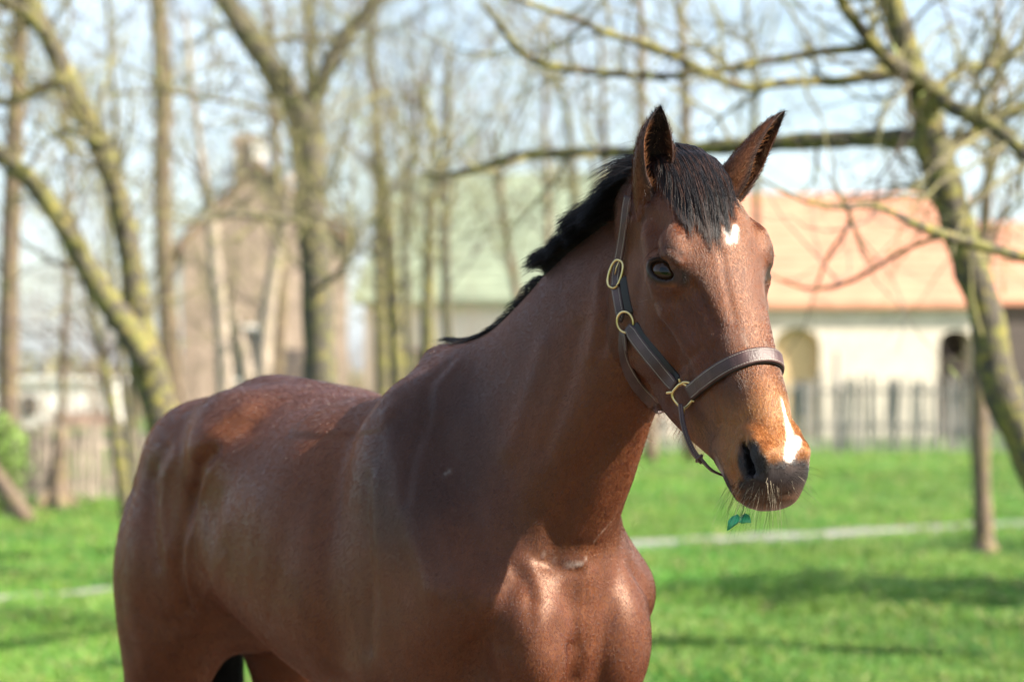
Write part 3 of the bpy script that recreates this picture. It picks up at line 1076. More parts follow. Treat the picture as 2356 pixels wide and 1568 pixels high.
def frame_of(axis, side=(0, 1, 0)):
    a = np.asarray(axis, float)
    a = a / np.linalg.norm(a)
    s = np.asarray(side, float)
    s = s - a * (a @ s)
    s /= np.linalg.norm(s)
    return np.stack([a, s, np.cross(a, s)], 1)


def aabb(c, M, r):
    e = np.abs(M) @ np.asarray(r, float)
    return c - e, c + e


def ell(c, r, M=None, k=0.04, mode='u', amp=None):
    """ellipsoid with centre c (body coordinates), radii r along the columns of M"""
    c = np.asarray(c, float)
    r_ = np.asarray(r, float)
    M = np.eye(3) if M is None else np.asarray(M)
    c32, M32, r32 = c.astype(np.float32), M.astype(np.float32), r_.astype(np.float32)

    def fn(P):
        q = (P - c32) @ M32
        a = q / r32
        k0 = np.sqrt((a * a).sum(1))
        if mode == 'd':
            return amp * np.exp(-k0 * k0)
        k1 = np.sqrt(((a / r32) ** 2).sum(1)) + 1e-6
        return k0 * (k0 - 1) / k1
    ext = r_ * (2.6 if mode == 'd' else 1.0)
    lo, hi = aabb(c, M, ext)
    FD.add(fn, lo, hi, k, mode)


def cap(a, b, ra, rb, k=0.03, mode='u', amp=None, flat=None):
    """tapered capsule; mode 'd' makes a soft ridge (amp > 0) or groove (amp < 0)"""
    a = np.asarray(a, float)
    b = np.asarray(b, float)
    a32, ab = a.astype(np.float32), (b - a).astype(np.float32)
    L2 = float(ab @ ab)

    def fn(P):
        q = P - a32
        t = np.clip(q @ ab / L2, 0, 1)
        q = q - t[:, None] * ab
        r = ra + (rb - ra) * t
        dd = np.sqrt((q * q).sum(1))
        if mode == 'd':
            return amp * np.exp(-(dd / r) ** 2)
        return dd - r
    rr = max(ra, rb) * (2.6 if mode == 'd' else 1)
    FD.add(fn, np.minimum(a, b) - rr, np.maximum(a, b) + rr, k, mode)


def loft(O, M, tab, k=0.03, mode='u'):
    """tab rows: a, centre lateral, top, bottom, half width, exponent, taper.  M columns: axis, lateral, dorsal"""
    tab = np.asarray(tab, float)
    X = None
    T = []
    for j in range(1, tab.shape[1]):
        X, Y = cr_table(tab[:, 0], tab[:, j])
        T.append(Y.astype(np.float32))
    O = np.asarray(O, float)
    O32, M32 = O.astype(np.float32), np.asarray(M).astype(np.float32)
    X32 = X.astype(np.float32)

    def fn(P):
        q = (P - O32) @ M32
        a = q[:, 0]
        cl, top, bot, w, e, tp = [np.interp(a, X32, t).astype(np.float32) for t in T]
        yc = (top + bot) * 0.5
        h = np.maximum((top - bot) * 0.5, 0.004)
        w = np.maximum(w, 0.004)
        y = (q[:, 2] - yc)
        yn = np.clip(y / h, -1.3, 1.3)
        w = w * (1 - tp * yn)
        x = np.abs(q[:, 1] - cl) / w + 1e-5
        Y = np.abs(y) / h + 1e-5
        rho = (x ** e + Y ** e) ** (1 / e)
        g = np.sqrt((x ** (e - 1) / w) ** 2 + (Y ** (e - 1) / h) ** 2) * rho ** (1 - e)
        d = (rho - 1) / np.maximum(g, 1.0)
        da = np.maximum(np.maximum(X32[0] - a, a - X32[-1]), 0)
        return np.where(da > 0, np.sqrt(np.maximum(d, 0) ** 2 + da ** 2), d)
    wmax = np.abs(tab[:, 4]).max() * (1 + np.abs(tab[:, 6]).max()) + np.abs(tab[:, 1]).max()
    cs = []
    for a in (tab[0, 0], tab[-1, 0]):
        for x in (-wmax, wmax):
            for y in (tab[:, 3].min(), tab[:, 2].max()):
                cs.append(O + np.asarray(M) @ np.array([a, x, y]))
    cs = np.array(cs)
    FD.add(fn, cs.min(0), cs.max(0), k, mode)


def both(fn, p, *a, **kw):
    fn(p, *a, **kw)


# ---- trunk
loft((0, 0, 0), np.stack([[1, 0, 0], [0, 1, 0], [0, 0, 1]], 1), [
    # f     cl  top    bot    w     e    taper
    (-1.67, 0, 1.30, 1.12, .015, 2.0, 0),
    (-1.63, 0, 1.39, 1.02, .10, 2.0, 0),
    (-1.55, 0, 1.42, 0.96, .17, 2.0, .26),
    (-1.43, 0, 1.525, .93, .22, 2.0, .32),
    (-1.28, 0, 1.575, .925, .25, 2.0, .30),
    (-1.13, 0, 1.570, 1.00, .268, 2.1, .22),
    (-1.00, 0, 1.552, .965, .285, 2.2, .12),
    (-.85, 0, 1.528, .915, .305, 2.25, .04),
    (-.70, 0, 1.528, .875, .305, 2.3, .04),
    (-.56, 0, 1.545, .86, .28, 2.1, .22),
    (-.45, 0, 1.600, .85, .245, 2.0, .30),
    (-.32, 0, 1.60, .85, .205, 2.1, .22),
    (-.18, 0, 1.48, .86, .165, 2.1, .10),
    (-.07, 0, 1.36, .90, .14, 2.0, 0),
    (-.01, 0, 1.28, 0.96, .08, 2.0, 0),
    (.015, 0, 1.20, 1.04, .02, 2.0, 0)], k=.03)
# ---- neck
NA0 = np.array([-.30, 0, 1.335])
NA1 = np.array([.31, -.012, 1.80])
NAX = frame_of(NA1 - NA0, (0, 1, 0))
NAX = np.stack([NAX[:, 0], NAX[:, 1], NAX[:, 2]], 1)
if NAX[2, 2] < 0:
    NAX[:, 2] *= -1
crest = [(-.56, 1.628), (-.48, 1.638), (-.40, 1.645), (-.306, 1.668), (-.213, 1.722), (-.12, 1.79), (-.007, 1.858), (.077, 1.897), (.145, 1.922), (.21, 1.936), (.27, 1.930)]
front = [(-.16, .98), (-.03, 1.13), (-.01, 1.21), (.040, 1.295), (.070, 1.347), (.094, 1.40), (.126, 1.465), (.150, 1.52), (.178, 1.58), (.225, 1.66)]


def to_axis(pts):
    q = np.array([NAX.T @ (np.array([p[0], 0, p[1]]) - NA0) for p in pts])
    return q[np.argsort(q[:, 0])]


qc_, qf_ = to_axis(crest), to_axis(front)
sta = [.0, .10, .20, .30, .40, .50, .58, .66, .74]
hwid = [.15, .142, .120, .102, .088, .078, .070, .062, .054]
cls = [0, 0, -.002, -.006, -.012, -.020, -.028, -.034, -.040]
rows = [(-.15, 0, .22, -.28, .12, 2.15, .2)]
for a_, w_, cl_ in zip(sta, hwid, cls):
    rows.append((a_, cl_, np.interp(a_, qc_[:, 0], qc_[:, 2]), np.interp(a_, qf_[:, 0], qf_[:, 2]), w_, 2.15, .22))
loft(NA0, NAX, rows, k=.06)
# ---- near / far symmetric body muscles
for s in (1, -1):
    def m(c):
        return np.array([c[0], s * c[1], c[2]])
    ell(m((-1.28, .13, 1.36)), (.25, .14, .16), frame_of((1, 0, -.12)), k=.06)            # gluteals
    ell(m((-1.44, .15, 1.10)), (.17, .135, .30), None, k=.06)                                   # hamstrings
    ell(m((-1.37, .175, 1.12)), (.17, .115, .24), frame_of((1, 0, -.25)), k=.06)                 # thigh
    cap(m((-1.41, .180, 1.00)), m((-1.52, .175, .68)), .100, .075, k=.05)                         # gaskin
    cap(m((-1.51, .175, .68)), m((-1.55, .17, .56)), .075, .06, k=.03)
    cap(m((-1.53, .17, .58)), m((-1.46, .17, .14)), .048, .036, k=.02)
    cap(m((-1.46, .17, .14)), m((-1.38, .17, .03)), .04, .058, k=.02)
    cap(m((-1.09, .235, 1.425)), m((-1.02, .225, 1.40)), .04, .035, k=.12)                       # point of hip
    ell(m((-1.12, .14, 1.475)), (.13, .09, .07), None, k=.06)
    # shoulder blade and upper arm
    cap(m((-.43, .105, 1.47)), m((-.13, .155, 1.17)), .085, .070, k=.08)
    ell(m((-.33, .165, 1.26)), (.26, .085, .13), frame_of((1, 0, -1.05)), k=.07)
    cap(m((-.12, .150, 1.13)), m((-.40, .145, .97)), .070, .080, k=.09)
    ell(m((-.34, .148, 1.08)), (.19, .085, .17), frame_of((1, 0, -.7)), k=.09)                  # triceps
    ell(m((-.055, .092, 1.08)), (.088, .086, .15), frame_of((1, 0, .2)), k=.035)                 # breast
    ell(m((-.15, .085, .95)), (.13, .085, .11), None, k=.04)
    cap(m((-.27, .135, .98)), m((-.24, .135, .62)), .085, .062, k=.05)                            # forearm
    cap(m((-.24, .145, .62)), m((-.23, .145, .50)), .06, .052, k=.03)
    cap(m((-.235, .145, .52)), m((-.235, .145, .16)), .044, .037, k=.02)
    cap(m((-.235, .145, .16)), m((-.16, .145, .03)), .042, .06, k=.02)
    # relief: flank hollow, rib cage edge, stifle fold, shoulder edge, belly line
    ell(m((-1.03, .27, 1.27)), (.10, .12, .20), frame_of((.35, 0, 1)), mode='d', amp=-.010)
    cap(m((-1.14, .26, 1.30)), m((-1.08, .29, 1.02)), .03, .04, mode='d', amp=-.010)
    cap(m((-1.05, .29, 1.05)), m((-.92, .29, 1.25)), .03, .05, mode='d', amp=.008)
    cap(m((-1.34, .27, 1.35)), m((-1.30, .28, 1.02)), .03, .05, mode='d', amp=-.006)            # between hip and thigh muscles
    cap(m((-1.46, .25, 1.30)), m((-1.42, .28, .95)), .025, .04, mode='d', amp=-.008)
    cap(m((-.56, .24, 1.45)), m((-.50, .28, 1.02)), .03, .05, mode='d', amp=-.014)              # behind the shoulder
    cap(m((-.40, .19, 1.50)), m((-.16, .25, 1.17)), .022, .03, mode='d', amp=.009)              # spine of the shoulder blade
    cap(m((-.28, .17, 1.48)), m((-.06, .20, 1.22)), .03, .04, mode='d', amp=-.014)              # neck to shoulder groove
    cap(m((-.02, .14, 1.20)), m((-.10, .20, 1.02)), .02, .03, mode='d', amp=-.010)
    ell(m((-.50, .285, 1.00)), (.05, .05, .10), None, mode='d', amp=.006)
    for i in range(6):                                                                          # faint ribs
        f0 = -.62 - .07 * i
        cap(m((f0, .31, 1.32)), m((f0 - .06, .325, 1.02)), .016, .02, mode='d', amp=.0018)
    # side of the neck: jugular groove, brachiocephalic muscle, windpipe
    cap(m((.175, .06, 1.55)), m((.03, .125, 1.25)), .02, .03, mode='d', amp=-.009)
    cap(m((.20, .085, 1.66)), m((-.08, .17, 1.30)), .04, .05, mode='d', amp=.010)
    cap(m((.10, .10, 1.80)), m((-.25, .13, 1.56)), .035, .05, mode='d', amp=-.007)
    cap(m((.215, .04, 1.56)), m((.07, .05, 1.28)), .018, .022, mode='d', amp=.005)
cap((-.005, 0, 1.21), (-.03, 0, .92), .022, .03, mode='d', amp=-.018)                           # breast furrow
ell((-.015, 0, 1.235), (.05, .07, .03), None, mode='d', amp=-.012)
# folds of skin at the base of the neck
cap((.0, .10, 1.222), (.015, .01, 1.205), .011, .009, mode='d', amp=-.006)
cap((.015, .01, 1.205), (.03, -.05, 1.25), .009, .009, mode='d', amp=-.004)
# unclipped saddle patch stands a few millimetres proud

# ---- head (written in head coordinates t, l, n)
HAX = HMb


def hell(c, r, tilt=None, k=.03, **kw):
    M = HMb if tilt is None else HMb @ tilt
    ell(hb(c), r, M, k=k, **kw)


def hcap(a, b, ra, rb, k=.025, **kw):
    cap(hb(a), hb(b), ra, rb, k=k, **kw)




def eye_frame(s):
    O = np.array([.21, .69, .69])
    O /= np.linalg.norm(O)
    D = np.array([.70, -.30, .58])
    D -= O * (O @ D)
    D /= np.linalg.norm(D)
    U = np.cross(D, O)
    if U[2] < 0:
        U = -U
    q = np.array([1, s, 1])
    return D * q, O * q, U * q, np.array([.214, .100, -.062]) * q


loft(H0b, HMb, [
    # t     cl  top   bot    w     e    taper
    (-.025, 0, -.06, -.10, .02, 2.0, 0),
    (-.005, 0, -.034, -.12, .050, 2.0, 0),
    (.03, 0, -.014, -.14, .068, 2.1, 0),
    (.08, 0, .002, -.15, .082, 2.2, 0),
    (.14, 0, .013, -.16, .092, 2.4, -.02),
    (.19, 0, .012, -.17, .098, 2.5, -.03),
    (.24, 0, .006, -.17, .094, 2.5, -.06),
    (.29, 0, .000, -.16, .080, 2.4, -.10),
    (.35, 0, -.005, -.15, .068, 2.4, -.14),
    (.42, 0, -.007, -.14, .060, 2.3, -.12),
    (.50, 0, -.006, -.13, .054, 2.2, -.08),
    (.56, .004, -.008, -.12, .045, 2.2, -.05),
    (.61, .008, -.014, -.12, .038, 2.1, 0),
    (.645, .009, -.028, -.11, .029, 2.1, 0),
    (.665, 0, -.055, -.09, .02, 2.0, 0)], k=.03)
loft(H0b, HMb, [
    (.02, 0, -.06, -.15, .03, 2.4, -.1),
    (.06, 0, -.04, -.225, .066, 2.5, -.1),
    (.085, 0, -.04, -.25, .073, 2.5, -.1),
    (.12, 0, -.035, -.285, .078, 2.7, -.12),
    (.17, 0, -.03, -.312, .084, 2.9, -.13),
    (.23, 0, -.03, -.326, .086, 3.0, -.15),
    (.29, 0, -.03, -.322, .082, 2.9, -.15),
    (.34, 0, -.03, -.316, .076, 2.8, -.14),
    (.39, 0, -.03, -.304, .070, 2.6, -.10),
    (.45, 0, -.03, -.268, .062, 2.4, -.08),
    (.51, 0, -.03, -.222, .055, 2.3, -.06),
    (.56, 0, -.035, -.182, .053, 2.2, -.05),
    (.60, 0, -.04, -.170, .048, 2.2, 0),
    (.635, 0, -.05, -.150, .038, 2.0, 0),
    (.655, 0, -.07, -.125, .02, 2.0, 0)], k=.025)
for s in (1, -1):
    def m(c):
        return np.array([c[0], s * c[1], c[2]])
    hell(m((.045, .030, -.135)), (.075, .052, .085), None, k=.05)           # poll and wing of the atlas
    hell(m((.225, .068, -.205)), (.115, .030, .105), None, k=.03)           # cheek muscle
    hcap(m((.275, .092, -.098)), m((.40, .064, -.090)), .012, .009, k=.03)    # facial crest
    hcap(m((.13, .088, -.085)), m((.27, .093, -.100)), .018, .014, k=.03)      # zygomatic arch
    hell(m((.188, .092, -.031)), (.040, .021, .022), None, k=.03)            # brow
    hell(m((.222, .096, -.072)), (.032, .018, .028), None, k=.025)            # eye mound
    hell(m((.128, .094, -.050)), (.026, .022, .026), None, mode='d', amp=-.011)   # hollow above the eye
    hcap(m((.10, .082, -.015)), m((.16, .092, -.010)), .016, .016, mode='d', amp=.004)
    hcap(m((.27, .075, -.035)), m((.42, .058, -.050)), .018, .016, mode='d', amp=-.007)   # beside the nasal bone
    hcap(m((.285, .085, -.122)), m((.42, .068, -.120)), .018, .014, mode='d', amp=-.005)   # under the facial crest
    hcap(m((.36, .07, -.155)), m((.40, .065, -.225)), .016, .018, mode='d', amp=-.006)    # front edge of the cheek
    hcap(m((.08, .075, -.13)), m((.10, .08, -.22)), .018, .02, mode='d', amp=.004)
    def m(c):
        return np.array([c[0], s * c[1] * (1 if s > 0 else .74), c[2]])
    # muzzle
    hell(m((.596, .022, -.050)), (.056, .028, .040), None, k=.03)
    hell(m((.595, .032, -.085)), (.060, .024, .050), None, k=.035)
    hcap(m((.535, .036, -.125)), m((.618, .024, -.108)), .027, .026, k=.03)
    hcap(m((.47, .055, -.06)), m((.555, .048, -.055)), .020, .022, mode='d', amp=-.003)
hell((.626, .009, -.078), (.034, .032, .046), None, k=.035)                     # upper lip
hell((.608, .006, -.142), (.040, .030, .022), None, k=.015)                     # lower lip and chin
hell((.570, 0, -.160), (.045, .028, .024), None, k=.03)
for s in (1, -1):
    def m(c):
        return np.array([c[0], s * c[1] * (1 if s > 0 else .74), c[2]])
    # nostril: rims then comma-shaped opening
    hcap(m((.552, .047, -.050)), m((.577, .054, -.075)), .011, .011, k=.018)                # outer rim
    hcap(m((.577, .054, -.075)), m((.612, .047, -.080)), .011, .009, k=.018)
    hcap(m((.556, .044, -.030)), m((.596, .040, -.020)), .011, .012, k=.018)                 # inner rim
    hcap(m((.596, .040, -.020)), m((.630, .034, -.036)), .012, .010, k=.018)
    hcap(m((.568, .055, -.044)), m((.612, .048, -.052)), .0085, .0145, k=.007, mode='s')
    hcap(m((.574, .040, -.050)), m((.612, .032, -.056)), .010, .015, k=.007, mode='s')
    hcap(m((.608, .049, -.050)), m((.630, .040, -.046)), .011, .008, k=.007, mode='s')
    hcap(m((.586, .043, -.040)), m((.626, .034, -.044)), .009, .009, k=.007, mode='s')
    def m(c):
        return np.array([c[0], s * c[1], c[2]])
    # mouth
    hcap(m((.672, .0, -.126)), m((.640, .034, -.125)), .0045, .0045, k=.010, mode='s')
    hcap(m((.640, .034, -.125)), m((.600, .052, -.142)), .005, .0045, k=.010, mode='s')
    hcap(m((.600, .052, -.142)), m((.535, .060, -.162)), .005, .003, k=.010, mode='s')
    hcap(m((.56, .054, -.135)), m((.53, .058, -.15)), .01, .01, mode='d', amp=.004)
    hcap(m((.50, .056, -.10)), m((.525, .058, -.16)), .008, .008, mode='d', amp=-.003)
    # eye opening and lids
    ED, EO, EU, ec = eye_frame(s)
    M_e = np.stack([ED, EO, EU], 1)
    hell(ec - EO * .020, (.0335, .0320, .0325), M_e, k=.025)
    hell(ec, (.0315, .030, .0182), M_e, k=.005, mode='s')
    for i in range(8):
        a0, a1 = math.pi * i / 8, math.pi * (i + 1) / 8
        p = lambda a, q, z=0: ec + EO * (.007 + z - .008 * math.cos(a) ** 2) - ED * .0330 * math.cos(a) + EU * q * math.sin(a)
        hcap(p(a0, .0195, .003), p(a1, .0195, .003), .0038, .0038, k=.006)
        hcap(p(a0, -.0210, -.001), p(a1, -.0190, -.001), .0030, .0030, k=.006)
    hcap(m((.165, .108, -.052)), m((.215, .112, -.044)), .0045, .0045, mode='d', amp=-.004)    # wrinkles over the lid
    hcap(m((.170, .108, -.041)), m((.215, .110, -.034)), .0045, .0045, mode='d', amp=-.003)
    hcap(m((.19, .11, -.112)), m((.235, .105, -.098)), .0045, .0045, mode='d', amp=-.002)

# ---- mesh it
import openvdb as vdb


def axis(segs):
    out = [segs[0][0]]
    for a, b, st in segs:
        n = max(1, int(round((b - a) / st)))
        out += list(np.linspace(a, b, n + 1)[1:])
    return np.array(out)


AX = [axis([(-1.75, -.1, .010), (-.1, .12, .0075), (.12, .80, .0038)]),
      axis([(-.42, -.16, .010), (-.16, .16, .0042), (.16, .42, .010)]),
      axis([(0, .80, .016), (.80, 1.28, .010), (1.28, 2.08, .0042)])]
G = FD.grid(AX)
vg = vdb.FloatGrid()
vg.background = 0.5
vg.copyFromArray(np.ascontiguousarray(G))
vv, qq = vg.convertToQuads(0.0)
del G
vv = np.asarray(vv, float)
BP = np.stack([np.interp(vv[:, i], np.arange(len(AX[i])), AX[i]) for i in range(3)], 1)
qq = np.asarray(qq)[:, ::-1]


def grad(P, e=.0015):
    g = np.zeros_like(P)
    for i in range(3):
        d = np.zeros(3)
        d[i] = e
        g[:, i] = (FD.points(P + d) - FD.points(P - d)) / (2 * e)
    return g


for it in range(2):
    d0 = FD.points(BP)
    g = grad(BP)
    g2 = np.maximum((g * g).sum(1), .2)
    st = np.clip(d0 / g2, -.003, .003)
    BP = BP - g * st[:, None]
print('horse verts', len(BP), 'quads', len(qq))
# ---------------- saddle patch left unclipped: its edge stands proud of the coat
def smooth01(x):
    x = np.clip(x, 0, 1)
    return x * x * (3 - 2 * x)


def vnoise(P, sc, seed=0):
    """cheap value noise, -1..1"""
    q = np.asarray(P, float) * sc + seed * 17.3
    i = np.floor(q).astype(np.int64)
    fr = q - i
    fr = fr * fr * (3 - 2 * fr)
    out = np.zeros(len(q))
    for dx in (0, 1):
        for dy in (0, 1):
            for dz in (0, 1):
                hsh = ((i[:, 0] + dx) * 73856093 ^ (i[:, 1] + dy) * 19349663 ^ (i[:, 2] + dz) * 83492791) & 0xffff
                hsh = (hsh * 2654435761 & 0xffffffff) / 4294967296.0
                wgt = (fr[:, 0] if dx else 1 - fr[:, 0]) * (fr[:, 1] if dy else 1 - fr[:, 1]) * (fr[:, 2] if dz else 1 - fr[:, 2])
                out += hsh * wgt
    return out * 2 - 1


def saddle_mask(b):
    f, r, u = b[:, 0], np.abs(b[:, 1]), b[:, 2]
    low = np.interp(f, [-.85, -.757, -.66, -.574, -.48, -.402, -.36, -.33], [1.50, 1.452, 1.450, 1.454, 1.457, 1.466, 1.52, 1.60])
    low = low + .004 * vnoise(b, 40, 3) + .3 * np.maximum(.2 - r, 0) * 0
    m = smooth01((u - low) / .014 + .5)
    rear = smooth01((f + .80 + .9 * np.maximum(r - .12, 0) * 0 - .35 * np.maximum(1.50 - u, 0)) / .03)
    return m * rear * smooth01((-.60 + 1.05 * r - f) / .08 + .5) * smooth01((u - 1.40) / .02)


d0 = saddle_mask(BP)
gN = grad(BP)
gN /= np.linalg.norm(gN, axis=1)[:, None] + 1e-9
BP = BP + gN * (d0 * .0045)[:, None]
# fine unevenness of muscle and skin
BP = BP + gN * (.0016 * vnoise(BP, 9, 1) + .0006 * vnoise(BP, 28, 2))[:, None] * smooth01((.10 - BP[:, 0]) / .1)[:, None]
WP = bw(BP)
bvh = BVHTree.FromPolygons([tuple(p) for p in WP], [tuple(int(i) for i in q) for q in qq])


def hit(px, py, off=0.0):
    d = ray(px, py)
    o = Vector((0, 0, CAM_H))
    h_ = bvh.ray_cast(o, Vector(d).normalized())
    if h_[0] is None:
        n_ = bvh.find_nearest(o + Vector(d) * 4.35)
        return np.array(n_[0]) + np.array(n_[1]) * off, np.array(n_[1])
    return np.array(h_[0]) + np.array(h_[1]) * off, np.array(h_[1])


def pdist(P, line):
    """distance from points to a polyline and the parameter along it (0..len-1)"""
    best = np.full(len(P), 1e9)
    par = np.zeros(len(P))
    for i in range(len(line) - 1):
        a, b = line[i], line[i + 1]
        ab = b - a
        t = np.clip(((P - a) @ ab) / (ab @ ab + 1e-12), 0, 1)
        d = np.linalg.norm(P - a - t[:, None] * ab, axis=1)
        m = d < best
        best[m] = d[m]
        par[m] = i + t[m]
    return best, par


# ---------------- relief: muscle edges, folds of skin, bony ridges (metres, radius)
RELIEF = [
    ([(1049, 836), (1011, 880), (1003, 951), (967, 1060), (954, 1148)], .015, .0032),
    ([(1030, 836), (990, 880), (984, 951), (948, 1060), (936, 1148)], .016, -.0045),
    ([(863, 1104), (863, 1235), (874, 1344), (869, 1481)], .026, .0028),
    ([(846, 1104), (846, 1235), (858, 1344), (853, 1481)], .022, -.005),
    ([(700, 1130), (660, 1230), (640, 1340)], .03, -.003),
    ([(726, 1557), (792, 1533), (885, 1536)], .03, .003),
    ([(502, 1049), (464, 1137), (434, 1246), (428, 1317), (448, 1394)], .014, .0045),
    ([(448, 1394), (480, 1355), (519, 1279)], .010, .004),
    ([(484, 1040), (446, 1130), (414, 1246), (408, 1320), (430, 1400)], .020, -.012),
    ([(404, 1044), (377, 1104), (374, 1180), (385, 1279)], .017, .0045),
    ([(380, 1034), (352, 1104), (350, 1190), (362, 1290)], .024, -.006),
    ([(556, 950), (519, 967), (475, 1005), (450, 1055)], .034, .009),
    ([(570, 985), (520, 1020), (490, 1060)], .032, -.008),
    ([(330, 1400), (370, 1440), (410, 1430)], .03, -.006),
    ([(1158, 1262), (1191, 1317), (1219, 1372)], 0.0161, -0.0036),
    ([(1076, 1388), (1098, 1454), (1066, 1508)], 0.0345, -0.0054),
    ([(1142, 1481), (1186, 1487), (1191, 1508)], 0.0092, -0.0024),
    ([(1218, 1344), (1221, 1426)], 0.0115, -0.0024),
    ([(1317, 1490), (1316, 1530), (1314, 1567)], 0.0207, -0.0108),
    ([(1284, 1450), (1270, 1478)], 0.0230, -0.0036),
    ([(1335, 1425), (1345, 1440)], 0.0230, 0.0036),
    ([(1200, 1420), (1230, 1470), (1240, 1530)], 0.0345, 0.0036),
    ([(1344, 1306), (1340, 1372)], 0.0138, 0.0024),
    ([(1498, 940), (1437, 1126), (1366, 1235), (1339, 1296)], .022, .007),
    ([(1421, 978), (1339, 1104), (1284, 1224), (1273, 1279)], .030, -.011),
    ([(1252, 800), (1246, 825), (1208, 934), (1175, 1027)], .030, .006),
    ([(1330, 760), (1300, 900), (1250, 1030)], .022, -.005),
    ([(1400, 640), (1396, 720), (1385, 800)], .012, -.005),
    ([(1380, 640), (1374, 720), (1360, 820)], .014, .004),
    ([(1240, 1268), (1290, 1293), (1335, 1299), (1366, 1246), (1404, 1202)], .009, .0020),
    ([(1240, 1284), (1290, 1308), (1338, 1316)], .012, -.0025),
    # head
    ([(1578, 645), (1597, 675), (1618, 721), (1640, 775)], .009, .0035),
    ([(1592, 652), (1618, 695), (1648, 752)], .011, -.0050),
    ([(1662, 577), (1668, 640), (1690, 740)], .008, -.0016),
    ([(1545, 690), (1565, 745), (1600, 800)], .006, .0014),
    ([(1560, 850), (1590, 820), (1612, 800)], .008, -.0025),
    ([(1640, 900), (1660, 950), (1668, 1010)], .007, -.0020),
    ([(1690, 960), (1712, 985), (1735, 1000)], .010, .0025),
    ([(1729, 1012), (1707, 1040), (1711, 1075), (1733, 1098), (1757, 1109)], .008, .0040),
    ([(1737, 1014), (1757, 1045), (1768, 1080), (1762, 1106)], .008, .0035),
    ([(1690, 1098), (1718, 1120), (1762, 1131)], .008, -.0030),
    ([(1645, 1046), (1663, 1086), (1684, 1122), (1720, 1140), (1770, 1150), (1812, 1136)], .0055, -.0045),
    ([(1655, 1036), (1675, 1075), (1698, 1105)], .008, .0022),
    ([(1690, 1030), (1684, 1065), (1694, 1090)], .007, -.0022),
    ([(1512, 700), (1530, 760), (1560, 830)], .020, -.0030),
    ([(1475, 640), (1465, 720), (1480, 800)], .016, -.0025),
    ([(1486, 600), (1508, 576), (1541, 580), (1562, 600)], .0055, .0030),
    ([(1488, 590), (1510, 567), (1545, 571)], .0045, -.0020),
    ([(1497, 660), (1520, 668), (1548, 660)], .005, .0016),
]
for pix_, r_, a_ in RELIEF:
    ln_ = np.array([hit(*p)[0] for p in pix_])
    near_ = np.all((WP > ln_.min(0) - 3 * r_) & (WP < ln_.max(0) + 3 * r_), axis=1)
    ii = np.where(near_)[0]
    dd_, _ = pdist(WP[ii], ln_)
    WP[ii] += (gN[ii] @ BM.T) * (a_ * np.exp(-(dd_ / r_) ** 2))[:, None]
BP = (WP - B0) @ BM
horse = empty('horse', tuple(B0))
tag(horse, 'bay horse with white star and snip, standing in the grass in a brown leather headcollar', 'horse')

# ---------------- coat material: colour comes from the painted markings, grain runs with the hair
CT, t_, b_ = new_mat('coat')
N_, K_ = t_.nodes, t_.links.new
at_ = N_.new('ShaderNodeAttribute')
at_.attribute_name = 'Coat'
tx = N_.new('ShaderNodeTexCoord')
ng = N_.new('ShaderNodeTexNoise')
ng.inputs['Scale'].default_value = 420
ng.inputs['Detail'].default_value = 3
ng2 = N_.new('ShaderNodeTexNoise')
ng2.inputs['Scale'].default_value = 60
ng2.inputs['Detail'].default_value = 5
mg = N_.new('ShaderNodeMapping')
mg.inputs['Scale'].default_value = (1.0, 1.0, 0.28)
K_(tx.outputs['Object'], mg.inputs['Vector'])
K_(mg.outputs['Vector'], ng.inputs['Vector'])
K_(mg.outputs['Vector'], ng2.inputs['Vector'])
mm = N_.new('ShaderNodeMath')
mm.operation = 'MULTIPLY_ADD'
K_(ng.outputs['Fac'], mm.inputs[0])
mm.inputs[1].default_value = 0.9
mm.inputs[2].default_value = 0.55
mm2 = N_.new('ShaderNodeMath')
mm2.operation = 'MULTIPLY_ADD'
K_(ng2.outputs['Fac'], mm2.inputs[0])
mm2.inputs[1].default_value = 0.5
mm2.inputs[2].default_value = 0.75
mm3 = N_.new('ShaderNodeMath')
mm3.operation = 'MULTIPLY'
K_(mm.outputs[0], mm3.inputs[0])
K_(mm2.outputs[0], mm3.inputs[1])
vm = N_.new('ShaderNodeVectorMath')
vm.operation = 'SCALE'
K_(at_.outputs['Color'], vm.inputs[0])
K_(mm3.outputs[0], vm.inputs['Scale'])
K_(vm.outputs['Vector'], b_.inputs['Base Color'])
bp_ = N_.new('ShaderNodeBump')
bp_.inputs['Strength'].default_value = 0.35
bp_.inputs['Distance'].default_value = 0.0015
K_(ng.outputs['Fac'], bp_.inputs['Height'])
K_(bp_.outputs['Normal'], b_.inputs['Normal'])
b_.inputs['Roughness'].default_value = 0.40
b_.inputs['Specular IOR Level'].default_value = 0.28
b_.inputs['Specular Tint'].default_value = (.95, .62, .46, 1)
b_.inputs['Sheen Weight'].default_value = 0.0
b_.inputs['Sheen Roughness'].default_value = 0.4
b_.inputs['Sheen Tint'].default_value = (.75, .8, 1, 1)

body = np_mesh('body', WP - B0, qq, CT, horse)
bvh = BVHTree.FromPolygons([tuple(p) for p in WP], [tuple(int(i) for i in q) for q in qq])


def lin(r, g, b):
    return np.array([((c / 255 + .055) / 1.055) ** 2.4 if c > 10 else c / 255 / 12.92 for c in (r, g, b)])


BAY = np.array([.100, .035, .0145])
DARK = np.array([.024, .0115, .0095])
TAN = np.array([.25, .112, .046])
BLACK = np.array([.009, .008, .009])
WHITE = np.array([.60, .57, .54])


